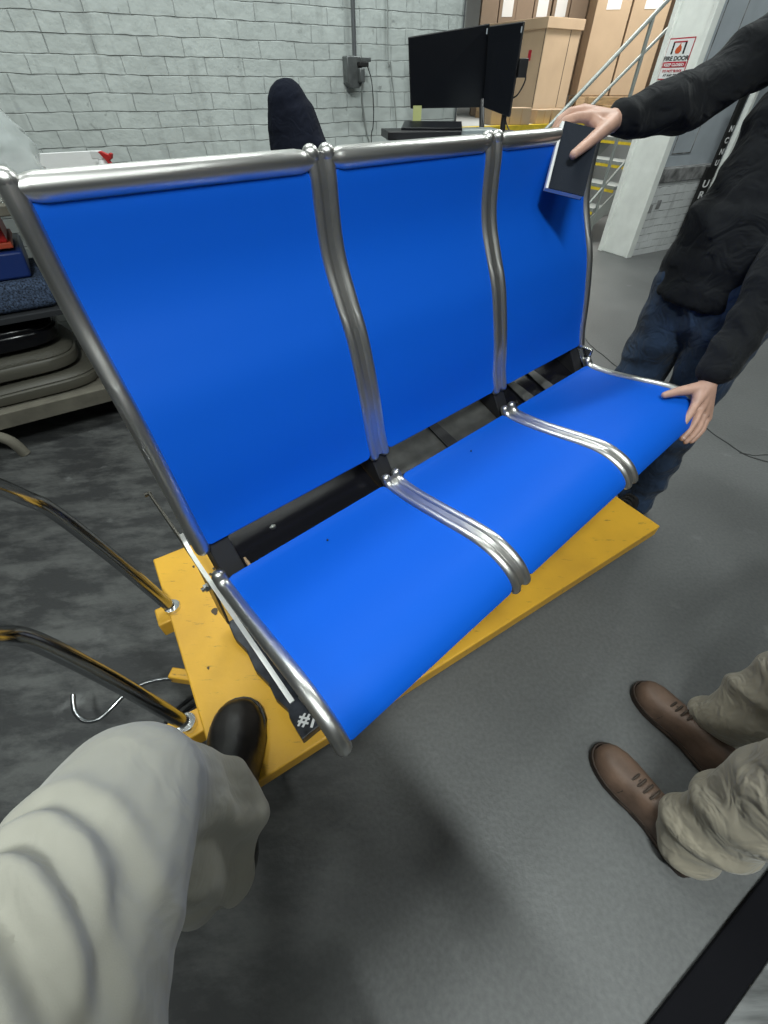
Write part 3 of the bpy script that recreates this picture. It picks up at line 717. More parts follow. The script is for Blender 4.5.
for a in (anR, anL):
    shoe(man, V((a.x, a.y, 0))+V((.05, .05, 0)), (-.75, -.66, 0), upper='blackleather', sole='rubber')

note = thing('notebook', (.49, 1.43, 1.17), 'small black notebook with white page edge held against the top of the bench back', 'notebook')
tl = V((.449, 1.428, 1.240)); tr = V((.542, 1.428, 1.224)); bl = V((.412, 1.324, 1.121)); br_ = V((.500, 1.308, 1.106))
nrm = (tr-tl).cross(bl-tl).normalized(); nrm = nrm if nrm.y < 0 else -nrm
obj('cover', MB().prism([tl, tr, br_, bl], nrm*.0022), 'notebook', note, smooth=False, bevel=.0006)
o_ = -nrm*.012
obj('page_block', MB().prism([tl.lerp(tr, -.07), tr.lerp(tl, .03), br_.lerp(bl, .03), bl.lerp(br_, -.07)], o_), 'paper', note, smooth=False)
obj('cover', MB().prism([tl+o_, tr+o_, br_+o_, bl+o_], -nrm*.0022), 'notebook', note, smooth=False, bevel=.0006)

# ---- photographer: one foot up on the cart, seen from his own eyes
ph = thing('person', (-.1, -.3, 0), 'person with khaki trouser leg and black leather shoe resting on the yellow cart', 'person')
hip = V((-.235, -.30, .90)); kn = V((-.283, .105, .750)); an = V((-.290, .145, .385))
hip2 = V((-.04, -.34, .90)); kn2 = V((.0, -.33, .48)); an2 = V((.02, -.36, .09)); pel2 = V((-.10, -.34, .98)); ch2 = V((.0, -.37, 1.3)); nk2 = V((.02, -.36, 1.52))
body = MB(); limb(body, [pel2, ch2, nk2], [.12, .13, .06], (1, 0, 0), [1.2, 1.25]); limb(body, [nk2, nk2+V((.02, .03, .1))], [.055, .052])
HP2, HM2 = head_shapes(body, nk2+V((.03, .03, .20)), (.1, 1, -.5), (0, 0, 1))
limb(body, [hip, kn, an, an+V((0, .0, -.04))], [.08, .055, .038, .036]); limb(body, [hip2, kn2, an2], [.08, .055, .038])
for sx, xx in ((-1, -.11), (1, .10)):
    s0 = ch2+V((sx*.19, .02, .12)); e0 = V((.01+sx*.25, -.29, 1.12)); w0 = V((xx+sx*.02, -.13, 1.235))
    limb(body, [s0, e0, w0], [.048, .036, .026])
    for i in range(4):
        q = w0+V((-sx*(.012-.012*i), .035, .028-.016*i)); body.capsule(w0, q, .02, .011); finger(body, [q, q+V((-sx*.02, .012, .004)), q+V((-sx*.038, .004, .004))], .0095, .007)
    finger(body, [w0, w0+V((-sx*.02, .02, .04)), w0+V((-sx*.035, .03, .052))], .014, .009)
obj('body', remesh(body, .0045, 3), 'skin', ph); face_parts(ph, HP2, HM2)
sh_ = MB(); limb(sh_, [pel2, ch2, nk2-V((0, 0, .08))], [.145, .155, .08], (1, 0, 0), [1.2, 1.25]); sh_.capsule(ch2+V((-.18, .01, .11)), ch2+V((.18, .01, .11)), .07, .07)
for sx, xx in ((-1, -.11), (1, .10)):
    s0 = ch2+V((sx*.19, .02, .12)); e0 = V((.01+sx*.25, -.29, 1.12)); w0 = V((xx+sx*.02, -.13, 1.235)); limb(sh_, [s0, e0, w0+(e0-w0).normalized()*.03], [.066, .052, .04])
obj('shirt', remesh(sh_, .009, 5), 'shirt', ph)
# trousers
tr_ = MB()
tr_.capsule(hip, V((-.266, -.02, .81)), .112, .098); tr_.capsule(V((-.266, -.02, .81)), kn, .098, .076)
tr_.capsule(kn, V((-.288, .128, .60)), .076, .066); tr_.capsule(V((-.288, .128, .60)), V((-.288, .145, .40)), .066, .076)
tr_.capsule(kn-V((0, .03, .05)), V((-.296, .075, .42)), .055, .060); tr_.capsule(V((-.288, .145, .40)), V((-.286, .085, .355)), .076, .066)
tr_.capsule(V((-.300, .06, .45)), V((-.310, .040, .365)), .058, .045)
limb(tr_, [hip2, kn2, V((.02, -.36, .10))], [.105, .082, .085]); tr_.capsule(pel2, pel2-V((0, 0, .07)), .145, .135, (1, 0, 0), 1.2)
t_ = remesh(tr_, .0042, 7)
ax0 = V((-.235, -.30, .90)); axd = (kn-ax0).normalized(); axs = axd.cross(EZ).normalized(); axu = axs.cross(axd)
THF = ((.392, .7, .007, .011), (.358, 1.0, .011, .012), (.318, .9, .014, .014), (.282, 1.1, .011, .012), (.246, 1.0, .014, .014), (.208, .9, .012, .013), (.170, 1.0, .013, .014), (.130, .9, .012, .015), (.09, .8, .010, .016))
def tf(p):
    if p.x > -.12 or p.y < -.27: return noise.noise(p*9)*.006
    d = p-ax0; s = d.dot(axd); w = d.dot(axs); h = d.dot(axu)
    below = max(0, min(1, (.68-p.z)/.12)) if p.y > .03 else 0
    # thigh: wrinkles sweeping across the top and dropping away along the inner side
    wi = max(0, w+.02)
    env = max(0, min(1, (.44-s)/.06))
    f1 = 0
    for q, (sk, ck, hk, wd_) in enumerate(THF):
        iso = sk-ck*(wi*wi*8 if wi < .09 else .065+(wi-.09)*1.4)-.6*min(0, w)**2*6+.012*noise.noise(V((w*14, q*3.1, 1)))
        d_ = (s-iso)/wd_
        fade = .5+.5*math.cos(max(-1, min(1, (w-.01*q+.03)/.15))*math.pi)
        bump_ = math.exp(-d_*d_)-.75*math.exp(-((d_+1.7)/.75)**2)
        f1 += hk*bump_*(.35+.65*fade)
    f1 *= env
    # a long crease on the inner flank
    f1 -= .012*math.exp(-((w-.066-.02*math.sin(s*9))/.010)**2)*max(0, min(1, (.40-s)/.2))
    f2 = noise.noise(p*9)*.007
    an_ = math.atan2(p.y-.12, p.x+.29)
    f3 = soft(an_*5+p.z*12+noise.noise(p*6)*2.4, 1.5)*.014-.005+noise.noise(V((p.x*8, p.y*8, p.z*11)))*.012
    return (f1+f2)*(1-below)+f3*below
obj('trousers', relax(fold(t_, tf), 5), 'khaki', ph)
shoe(ph, V((-.280, .072, .281)), (-.17, .98, 0), L=.310, wid=.122, upper='blackleather', sole='greysole', laces=False, toe_cap=False, hgt=.095)
shoe(ph, V((.02, -.46, 0)), (.1, 1, 0), L=.29, upper='blackleather', sole='rubber')

# ---- third person, khaki trousers and brown lace-up shoes, standing at the right
th = thing('person', (.80, .26, 0), 'person in tan trousers and brown shoes standing at the right edge', 'person')
fdir = V((-.47, .88, 0)).normalized()
a1 = V((.722, .172, .10)); a2 = V((.905, .395, .10)); k1 = V((.775, .19, .50)); k2 = V((.95, .39, .50)); h1 = V((.90, .19, .90)); h2 = V((1.02, .34, .90))
pl3 = V((.98, .25, .97)); c3 = V((1.03, .25, 1.30)); n3 = V((1.02, .26, 1.50))
sd = (h2-h1).normalized(); body = MB(); limb(body, [pl3, c3, n3], [.12, .13, .06], sd, [1.2, 1.25]); limb(body, [n3, n3+V((-.02, .02, .1))], [.055, .052])
HP3, HM3 = head_shapes(body, n3+V((-.03, .03, .20)), (-.5, .8, -.35), (0, 0, 1))
limb(body, [h1, k1, a1], [.08, .052, .036]); limb(body, [h2, k2, a2], [.08, .052, .036])
arms3 = []
for q, s0 in ((-1, c3-sd*.2+V((0, 0, .12))), (1, c3+sd*.2+V((0, 0, .12)))):
    e0 = s0+sd*q*.04+V((.02, 0, -.28)); w0 = e0+V((-.02, .05, -.25)); arms3.append((s0, e0, w0)); limb(body, [s0, e0, w0], [.048, .036, .026])
    for i in range(4):
        q_ = w0+V((.0, .03-.018*i, -.085)); body.capsule(w0, q_, .02, .011); finger(body, [q_, q_+V((-.004, .004, -.035)), q_+V((-.014, .008, -.06+.004*i))], .0095, .007)
    finger(body, [w0, w0+V((-.02, .035, -.04)), w0+V((-.024, .04, -.075))], .014, .009)
obj('body', remesh(body, .0045, 3), 'skin', th); face_parts(th, HP3, HM3)
sh_ = MB(); limb(sh_, [pl3, c3, n3-V((0, 0, .08))], [.145, .155, .08], sd, [1.2, 1.25]); sh_.capsule(arms3[0][0], arms3[1][0], .07, .07)
for s0, e0, w0 in arms3: limb(sh_, [s0, e0, w0+V((0, 0, .03))], [.066, .052, .04])
obj('shirt', remesh(sh_, .009, 5), 'shirt', th)
tr_ = MB(); limb(tr_, [h1, k1, V((.724, .168, .17)), V((.702, .158, .085))], [.105, .090, .074, .066]); limb(tr_, [h2, k2, V((.91, .39, .16)), V((.90, .40, .09))], [.105, .088, .070, .058])
tr_.capsule(pl3, pl3-V((0, 0, .07)), .145, .135, sd, 1.2)
t_ = remesh(tr_, .006, 5)
def tf3(p):
    k = max(0, min(1, (.5-p.z)/.3))
    cx = a1 if (p-a1).length < (p-a2).length else a2
    an_ = math.atan2(p.y-cx.y, p.x-cx.x)
    return soft(p.z*46+math.sin(an_)*2.5+noise.noise(p*6)*3, 2)*.015*k+noise.noise(p*8)*.006
obj('trousers', relax(fold(t_, tf3), 2), 'khaki2', th)
shoe(th, V((.722, .108, 0)), fdir, L=.285, wid=.105, toe_cap=True)
shoe(th, V((.897, .295, 0)), fdir, L=.268, wid=.10, toe_cap=True)

# ------------------------------------------------------------------ workbench and clutter behind the left end of the bench
RA = R(33); R1 = V((math.cos(RA), math.sin(RA), 0)); R2 = V((-math.sin(RA), math.cos(RA), 0)); RO = V((-1.83, 1.745, 0)); RROT = Matrix.Rotation(RA, 3, 'Z')
def K(a, b, z): return RO+R1*a+R2*b+EZ*z
rack = thing('workbench', tuple(K(.1, .35, 0)), 'worn timber workbench with shelves along the brick wall behind the left end of the bench', 'workbench')
mb = MB().box(K(.12, .36, .96), (2.1, .70, .035), RROT); obj('top', mb, 'woodgrey', rack, bevel=.004)
mb = MB().box(K(.12, .36, .185), (2.1, .70, .03), RROT); obj('shelf', mb, 'woodgrey', rack, bevel=.004)
mb = MB().box(K(.12, .006, .165), (2.1, .022, .075), RROT); obj('shelf_edge', mb, 'woodgrey', rack, bevel=.004)
mb = MB().box(K(.12, .36, .575), (2.1, .66, .025), RROT); obj('shelf', mb, 'darkgrey', rack, bevel=.003)
for a in (-.88, 1.12):
    for b in (.05, .67): obj('leg', MB().box(K(a, b, .475), (.05, .05, .94), RROT), 'woodgrey', rack, smooth=False, bevel=.003)
obj('leg', MB().tube(catmull([K(-.16, .03, .13), K(-.08, -.01, .12), K(-.02, -.04, .08), K(.0, -.05, .0)], 5), .025, 10), 'woodgrey', rack)
def cushion(name, a, b, z, sx, sy, h, label, m, mt, group):  # one moulded pad
    t = thing(name, tuple(K(a, b, z+.001)), label, 'seat pad', group, rz=RA)
    def outline(k, z):
        out = []
        for q in range(44):
            a_ = 2*math.pi*q/44; c_, s_ = math.cos(a_), math.sin(a_)
            x = abs(c_)**.5*(1 if c_ > 0 else -1); y = abs(s_)**.5*(1 if s_ > 0 else -1)
            out.append((x*sx/2*k, y*sy/2*k, z+.012*math.sin(x*1.4+1)*(z/h)))
        return out
    def shell(ls):
        mb = MB(); rs = [outline(k, z) for k, z in ls]; n_ = 44; vs = [p for r in rs for p in r]
        return mb.add(vs, [(a*n_+b, a*n_+(b+1) % n_, (a+1)*n_+(b+1) % n_, (a+1)*n_+b) for a in range(len(rs)-1) for b in range(n_)]+[tuple(range(n_-1, -1, -1)), tuple((len(rs)-1)*n_+b for b in range(n_))])
    obj('rim', shell([(.90, 0), (.97, h*.10), (1.0, h*.35), (1.0, h*.55), (.975, h*.62)]), m, t, local=True)
    obj('pad', shell([(.96, h*.55), (.975, h*.68), (.94, h*.85), (.85, h*.95), (.6, h), (.2, h*.97)]), mt, t, local=True)
cushion('seat_pad', .15, .31, .20, .66, .52, .085, 'taupe moulded seat pad lying on the timber shelf, lower of two', 'taupe', 'taupe', 'seat pads on the shelf')
cushion('seat_pad', .12, .30, .305, .60, .48, .095, 'taupe seat pad with ribbed top, upper of two on the timber shelf', 'taupe', 'taupetex', 'seat pads on the shelf')
cushion('seat_pad', .08, .30, .425, .62, .46, .10, 'black seat pad on top of the taupe ones', 'darkmetal', 'darkmetal', 'seat pads on the shelf')
o = obj('folded_blanket', MB().box(K(.14, .27, .65), (.62, .42, .12), RROT), 'speckle', bevel=.03, seg=4); tag(o, 'blue grey speckled folded blanket on the workbench shelf', 'blanket')
o = obj('plastic_bin', MB().box(K(.10, .27, .762), (.60, .36, .10), RROT, taper=1.04), 'bluebin', bevel=.01); tag(o, 'blue plastic bin on the speckled blanket', 'bin')
o = thing('toolbox', tuple(K(.10, .25, .82)), 'dark red toolbox with orange rim under the workbench top', 'toolbox')
obj('case', MB().box(K(.10, .25, .885), (.56, .28, .085), RROT), 'red', o, bevel=.006); obj('rim', MB().box(K(.10, .25, .833), (.58, .30, .02), RROT), 'orange', o, bevel=.003)
o = obj('white_board', MB().box(K(.68, .43, 1.035), (.40, .012, .115), RROT), 'white', bevel=.002); tag(o, 'pale grey board standing upright on the workbench against the brick wall', 'board')
fb = MB(); rows = []
for i in range(22):
    r = []
    for j in range(26):
        x = j/25; y = i/21; a = math.pi*2*x
        rad = (.13-.07*y**2)*(1+.22*noise.noise(V((math.cos(a)*2, math.sin(a)*2, y*4))))
        r.append(K(.50, .20, 0)+R1*math.cos(a)*rad*1.1+R2*math.sin(a)*rad+EZ*(.98+.27*y+.02*noise.noise(V((x*9, y*9, 1)))))
    rows.append(r)
o = obj('plastic_bag', MB().grid(rows), M['film']); tag(o, 'crumpled clear plastic bag on the workbench at the left edge', 'bag')
sp = thing('spray_bottle', (-1.262, 2.50, .978), 'white spray bottle with red trigger poking up behind the bench back', 'bottle')
def S2(x, y, z): return V((-1.29+x, 2.50+y, .978+(z-1.003)*.80))
obj('bottle', MB().tube([S2(0, 0, 1.005), S2(0, 0, 1.07), S2(0, 0, 1.095), S2(0, 0, 1.115)], [.034, .034, .018, .014], 16), 'white', sp)
obj('nozzle', MB().box(S2(-.012, 0, 1.135), (.05, .022, .03)), 'white', sp, bevel=.004)
obj('trigger', MB().prism([S2(.0, -.012, 1.15), S2(.012, -.012, 1.152), S2(.045, -.012, 1.135), S2(.05, -.012, 1.145), S2(.06, -.012, 1.14), S2(.052, -.012, 1.12), S2(.037, -.012, 1.11), S2(.055, -.012, 1.06), S2(.045, -.012, 1.055), S2(.022, -.012, 1.115)], (0, .02, 0)), 'red', sp, smooth=False, bevel=.002)

# ------------------------------------------------------------------ office chair with a jacket hung over it
CH = V((-.42, 2.82, 0))
oc = thing('office_chair', tuple(CH), 'black high-backed office chair hidden under a dark jacket by the brick wall', 'chair')
obj('backrest', MB().box(CH+V((0, .02, .93)), (.16, .06, .50), Matrix.Rotation(R(5), 3, 'Y')), 'blackplastic', oc, bevel=.03, seg=4)
obj('seat', MB().box(CH+V((.0, -.20, .55)), (.46, .46, .08)), 'blackplastic', oc, bevel=.03, seg=4)
obj('back_bar', MB().tube(catmull([CH+V((0, -.15, .51)), CH+V((0, .06, .52)), CH+V((0, .07, .75))], 5), .016, 10), 'blackplastic', oc)
obj('gas_lift', MB().tube([CH+V((0, -.2, .10)), CH+V((0, -.2, .52))], .025, 14), 'steel', oc)
for k in range(5):
    a = 2*math.pi*k/5; q = CH+V((math.cos(a)*.29, -.2+math.sin(a)*.29, .075))
    l_ = obj('leg', MB().tube([CH+V((0, -.2, .12)), q], [.024, .014], 10), 'blackplastic', oc)
    obj('caster', MB().tube([q+V((0, 0, -.037))-V((math.sin(a), -math.cos(a), 0))*.02, q+V((0, 0, -.037))+V((math.sin(a), -math.cos(a), 0))*.02], .037, 14), 'rubber', l_)
jk = MB()
jk.capsule(CH+V((-.045, .02, 1.235)), CH+V((-.038, .02, 1.16)), .098, .118, (1, 0, 0), 1.0)
jk.capsule(CH+V((-.03, .02, 1.18)), CH+V((.0, .01, .98)), .112, .150, (1, 0, 0), 1.1)
jk.capsule(CH+V((.03, .01, .98)), CH+V((.03, .01, .66)), .135, .13, (1, 0, 0), 1.25)
jk.capsule(CH+V((-.08, -.03, 1.08)), CH+V((-.12, -.06, .62)), .05, .045); jk.capsule(CH+V((.08, -.03, 1.08)), CH+V((.16, -.06, .62)), .055, .045)
j2 = remesh(jk, .009, 5)
o = obj('jacket', fold(j2, lambda p: ridge(p.x*30+noise.noise(p*4)*3)*.008*max(.15, min(1, (1.25-p.z)/.15))+noise.noise(p*6)*.005), 'jacket'); tag(o, 'dark navy jacket draped over the tall office chair back', 'jacket')

# ------------------------------------------------------------------ wall services
jb = thing('outlet_box', tuple(W(1.572, WC+.02, 1.36)), 'grey metal outlet box with plugs on the white brick wall', 'outlet box')
obj('housing', MB().box(W(1.55, WC+.035, 1.372), (.10, .07, .115), WROT), 'greybox', jb, bevel=.006)
obj('lower_skirt', MB().prism([W(1.50, WC+.07, 1.32), W(1.60, WC+.07, 1.32), W(1.575, WC+.07, 1.295), W(1.525, WC+.07, 1.295)], -EN*.07), 'greybox', jb, smooth=False)
obj('plug', MB().box(W(1.595, WC+.085, 1.395), (.06, .04, .022), WROT), 'black', jb, bevel=.004)
obj('plug', MB().box(W(1.582, WC+.085, 1.35), (.035, .04, .06), WROT), 'greybox', jb, bevel=.006)
obj('cover_plate', MB().box(W(1.62, WC+.05, 1.415), (.07, .05, .018), WROT), 'greybox', jb, bevel=.003)
o = obj('conduit', MB().tube([W(1.572, WC+.022, 1.425), W(1.572, WC+.022, 4.1)], .013, 14), 'conduit'); tag(o, 'grey metal conduit running up the brick wall from the outlet box', 'conduit')
o = obj('power_cord', MB().tube(catmull([W(1.585, WC+.10, 1.33), W(1.60, WC+.05, 1.25), W(1.64, WC+.02, 1.10), W(1.68, WC+.02, .95), W(1.72, WC+.03, .4), W(1.75, WC+.05, .02)], 6), .006, 8), 'cord'); tag(o, 'thick pale grey cord hanging from the outlet box', 'cord')
o = obj('thin_cable', MB().tube(catmull([W(1.615, WC+.10, 1.392), W(1.665, WC+.06, 1.32), W(1.69, WC+.03, 1.20), W(1.69, WC+.02, 1.12), W(1.675, WC+.02, 1.03), W(1.70, WC+.02, .6), W(1.70, WC+.05, .02)], 6), .003, 6), 'blackcord'); tag(o, 'thin dark cable looping down from the outlet box', 'cable')
o = obj('wall_cable', MB().tube(catmull([W(1.79, WC+.008, 4.0), W(1.80, WC+.008, 1.65), W(1.825, WC+.008, 1.40), W(1.86, WC+.008, 1.2), W(1.875, WC+.008, 1.03), W(1.90, WC+.01, .3), W(1.90, WC+.02, .01)], 6), .004, 6), 'cord'); tag(o, 'grey cable fixed to the brick wall left of the monitors', 'cable')
o = obj('corner_cable', MB().tube([W(2.345, WC+.008, .02), W(2.345, WC+.008, 4.1)], .006, 8), 'conduit'); tag(o, 'dark pipe at the end corner of the brick wall', 'pipe')

# ------------------------------------------------------------------ desk with two monitors
dk = thing('standing_desk', (.56, 3.24, 0), 'tall grey desk against the brick wall carrying the two monitors', 'desk')
DKR = Matrix.Rotation(R(6), 3, 'Z')
obj('desktop', MB().box(V((.56, 3.24, 1.085)), (1.04, .62, .03), DKR), 'greydoor', dk, bevel=.004)
for x, y in ((.10, 2.93), (1.08, 3.03), (.05, 3.45), (1.03, 3.55)): obj('leg', MB().box(V((x, y, .535)), (.05, .05, 1.07), DKR), 'railgrey', dk, smooth=False, bevel=.003)
def monitor(name, cs, label, stand, m2=None):
    tl, tr, br, bl = [V(c) for c in cs]; n_ = (tr-tl).cross(bl-tl).normalized(); n_ = n_ if n_.y < 0 else -n_
    c = (tl+tr+br+bl)/4
    t = thing(name, tuple(c), label, 'monitor', 'monitors on the desk')
    obj('casing', MB().prism([tl, tr, br, bl], -n_*.03), 'blackplastic', t, smooth=False, bevel=.004)
    f = lambda p: c+(p-c)*.975+n_*.001
    obj('screen', MB().prism([f(tl), f(tr), f(br), f(bl)], -n_*.002), 'screen', t, smooth=False)
    obj('mount', MB().box(c-n_*.05, (.11, .05, .11), None), 'blackplastic', t, bevel=.006)
    if stand:
        s0, s1 = V(stand[0]), V(stand[1])
        obj('arm', MB().tube([c-n_*.07, s1], .014, 10), 'blackplastic', t)
        obj('stand', MB().tube([s0, s1], .016, 12), 'blackplastic', t)
        obj('stand_base', MB().tube([s0, s0+EZ*.012], .07, 20), 'blackplastic', t)
    obj('logo_badge', MB().box(tr.lerp(tl, .03)+(bl-tl)*.09+n_*.002, (.006, .002, .022)), 'greydoor', t, smooth=False)
    return t, n_
m1, n1 = monitor('monitor', [(.136, 3.60, 1.500), (.585, 3.56, 1.548), (.620, 3.60, 1.212), (.164, 3.62, 1.205)], 'wide black monitor on the left, with a yellow note stuck to its lower edge', ((.60, 3.48, 1.102), (.60, 3.66, 1.30)))
m2, n2 = monitor('monitor', [(.572, 3.50, 1.535), (.735, 3.40, 1.545), (.735, 3.40, 1.175), (.592, 3.50, 1.215)], 'right hand black monitor turned towards the left one, cable hanging behind it', ((.72, 3.46, 1.102), (.72, 3.47, 1.35)))
o = obj('sticky_note', MB().box(V((.205, 3.585, 1.178)), (.052, .002, .085)), 'sticky', smooth=False); tag(o, 'yellow green paper note hanging from the lower edge of the left monitor', 'note')
o = obj('monitor_cable', MB().tube(catmull([V((.79, 3.44, 1.38)), V((.80, 3.42, 1.33)), V((.775, 3.44, 1.27)), V((.74, 3.48, 1.24)), V((.74, 3.50, 1.16)), V((.77, 3.47, 1.108))], 6), .004, 6), 'blackcord'); tag(o, 'black cable loop behind the right monitor', 'cable')
obj('bracket_plate', MB().box(V((.775, 3.43, 1.375)), (.05, .04, .075)), 'blackplastic', m2, bevel=.004)
lt = thing('laptop', (.25, 3.10, 1.07), 'closed black laptop and papers on the tall desk under the monitors', 'laptop')
LR = Matrix.Rotation(R(8), 3, 'Z')
obj('base', MB().box(V((.20, 3.14, 1.118)), (.40, .27, .034), LR), 'blackplastic', lt, bevel=.004); obj('lid', MB().box(V((.27, 3.20, 1.146)), (.33, .24, .016), LR @ Matrix.Rotation(R(-14), 3, 'Z') @ Matrix.Rotation(R(4), 3, 'X')), 'screen', lt, bevel=.003)
o = obj('desk_tray', MB().box(V((.53, 3.30, 1.118)), (.24, .18, .028), LR), 'galv', bevel=.006); tag(o, 'pale grey tray of papers beside the laptop', 'tray')

# ------------------------------------------------------------------ loading dock behind the fire door opening
o = grid_struct('platform', M['farwall'], [(-3, 14, -4.95, -11.5, 0, .985)]); o['kind'] = 'structure'
o = grid_struct('trim_2', M['safety'], [(-3, 14, -4.93, -5.04, .95, 1.0)]); o['kind'] = 'structure'
o = grid_struct('column', M['jamb'], [(2.93, 3.12, -4.95, -5.15, 1.0, 4.2)]); o['kind'] = 'structure'
def carton(x, y, z, w, d, h, yaw, label, m='cardboard', lid=False, paper=None, seams=(), group='cardboard cartons on the loading dock', red=False):
    t = thing('cardboard_box', (x, y, z), label, 'box', group, rz=R(yaw))
    obj('carton', MB().box((0, 0, h/2), (w, d, h)), m, t, local=True, smooth=False, bevel=.006)
    if lid: obj('lid', MB().box((0, 0, h-.035), (w+.04, d+.04, .09)), m, t, local=True, smooth=False, bevel=.004)
    for s, f in seams:
        p = (s*w/2, -d/2-.0008, h*.48) if f == 'f' else (w/2+.0008, s*d/2, h*.48)
        obj('strap', MB().box(p, (.007, .003, h*.93) if f == 'f' else (.003, .007, h*.93)), 'tape' if m != 'cardboard' or not lid else 'black', t, local=True, smooth=False)
    if paper: obj('paper_label', MB().box((paper[0], -d/2-.002, paper[1]), (paper[2], .002, paper[3])), 'paper', t, local=True, smooth=False)
    if red: obj('red_mark', MB().box((w*.30, -d/2-.002, h*.62), (.05, .002, .09)), 'signred', t, local=True, smooth=False)
    return t
def pallet(x, y, z, w, d, yaw, label):
    t = thing('pallet', (x, y, z), label, 'pallet', 'wooden pallets on the dock', rz=R(yaw))
    for i in range(5): obj('deck_board', MB().box((0, -d/2+.05+(d-.1)*i/4, .10), (w, .09, .02)), 'wood', t, local=True, smooth=False)
    for i in range(3):
        for j in range(3): obj('block', MB().box((-w/2+.06+(w-.12)*i/2, -d/2+.05+(d-.1)*j/2, .05), (.11, .09, .08)), 'wood', t, local=True, smooth=False)
    for i in range(3): obj('bottom_board', MB().box((-w/2+.06+(w-.12)*i/2, 0, .005), (.11, d, .012)), 'wood', t, local=True, smooth=False)
    return t
def from_corner(cx, cy, w, d, yaw):      # centre of a box whose near right-front corner is at (cx, cy)
    a = R(yaw); ex = V((math.cos(a), math.sin(a), 0)); ey = V((-math.sin(a), math.cos(a), 0)); c = V((cx, cy, 0))-ex*w/2+ey*d/2; return c.x, c.y
bx, by = from_corner(1.92, 7.54, 1.05, .60, -58)
pallet(bx, by, .987, 1.1, .66, -58, 'wooden pallet carrying the big lidded carton')
carton(bx, by, 1.10, 1.05, .60, .77, -58, 'large lidded cardboard carton strapped on a pallet, right of the monitors', lid=True, seams=((.40, 's'), (.97, 'f')), red=True)
xs = [1.46, 1.70, 1.93, 2.17, 2.42, 2.66]
for i, x in enumerate(xs):
    carton(x, 9.1, .99, .225, .5, 1.55, -6, ['leftmost narrow brown upright carton behind the lidded carton', 'second narrow upright brown carton, behind the lidded carton with white label', 'third narrow upright carton behind the lidded one, no label', 'fourth narrow upright carton behind the lidded one, white label',
           'fifth narrow upright carton behind the lidded one, white label', 'rightmost narrow upright carton behind the lidded one'][i], 'cardboard2', paper=(0.0, 1.06, .14, .15) if i in (1, 3, 4) else None)
pallet(3.17, 8.50, .987, .92, .6, -8, 'lower wooden pallet under the tall pale cartons'); pallet(3.17, 8.50, 1.10, .90, .6, -6, 'upper wooden pallet under the tall pale cartons')
carton(2.94, 8.6, 1.215, .42, .7, 1.6, -8, 'tall pale carton standing on pallets, left of the pair behind the stair rail', paper=(0, .84, .17, .13))
carton(3.39, 8.54, 1.215, .44, .7, 1.6, -8, 'tall pale carton standing on pallets, right of the pair behind the stair rail', paper=(.02, .84, .20, .13))
carton(3.92, 8.9, .99, .34, .9, 1.85, 14, 'tall dark brown carton between the stair rail and the white post', 'cardboard2', paper=(-.02, 1.12, .13, .14), seams=((-.8, 'f'),))
carton(4.42, 9.3, .99, .50, .6, 1.22, 14, 'brown carton low behind the rail next to the white post', 'cardboard2')
o = carton(4.42, 9.3, 2.212, .50, .6, .24, 14, 'white box with black band on top of the brown carton by the white post', 'white'); obj('band', MB().box((0, 0, .04), (.515, .615, .06)), 'black', o, local=True, smooth=False)
for i, (x, y, w) in enumerate(((1.26, 6.50, .22), (1.50, 6.56, .24), (1.78, 6.75, .20), (2.02, 6.85, .26))):
    carton(x, y, 1.0, w, .25, .14 if i < 2 else .12, [12, 8, 25, 20][i], ['small carton on the dock edge, leftmost under the monitors', 'small carton on the dock edge, second from the left', 'small carton on the dock edge under the right monitor', 'small flat carton before the lidded carton'][i], group='small cartons along the dock edge', seams=((.1, 'f'),))
for i, (x, y, z, l, a) in enumerate(((2.75, 7.35, 1.03, .6, 12), (2.78, 7.36, 1.105, .55, -14), (3.05, 7.75, 1.03, .65, 8), (3.05, 7.76, 1.105, .5, 25), (2.77, 7.37, 1.18, .5, 6), (3.6, 7.8, 1.03, .6, -15))):
    o = obj('timber_offcut', MB().box((0, 0, 0), (l, .10, .07)), 'wood', smooth=False, bevel=.004); o.location = (x, y, z); o.rotation_euler = (0, 0, R(a))
    tag(o, 'broken pallet timber offcut heaped below the tall pale cartons', 'timber', 'timber offcuts heaped on the dock')
# steel stair rising to the right, with tube rails
st = thing('metal_stair', tuple(W(4.9, -4.45, 0)), 'grey steel stair with yellow step nosings and tube rails behind the white post', 'stair')
for i in range(5):
    a = 4.62+.25*i; z = .12+.185*i
    s_ = obj('tread', MB().box(W(a+.13, -4.48, z), (.27, .84, .035), WROT), 'galv', st, smooth=False, bevel=.003)
    obj('nosing', MB().box(W(a-.004, -4.48, z-.030), (.012, .84, .026), WROT), 'safety', s_, smooth=False)
for c in (-4.05, -4.91):
    obj('stringer', MB().prism([W(4.52, c, .0), W(4.72, c, .0), W(5.95, c, .86), W(5.95, c, 1.06)], EN*.012), 'railgrey', st, smooth=False)
for c in (-4.05,):
    obj('handrail', MB().tube([W(3.60, c, .80), W(3.986, c, 1.081), W(5.06, c, 1.862), W(6.0, c, 2.546)], .019, 10), 'railgrey', st)
    obj('mid_rail', MB().tube([W(4.0, c, .873), W(4.405, c, 1.165), W(5.3, c, 1.78), W(6.0, c, 2.26)], .015, 10), 'railgrey', st)
    obj('rail_post', MB().tube([W(4.92, c, .0), W(4.92, c, 1.765)], .018, 10), 'railgrey', st)
    obj('rail_post', MB().tube([W(5.95, c, .0), W(5.95, c, 2.50)], .018, 10), 'railgrey', st)
    obj('rail_brace', MB().tube([W(4.75, c, .36), W(5.25, c, .81)], .014, 10), 'railgrey', st)

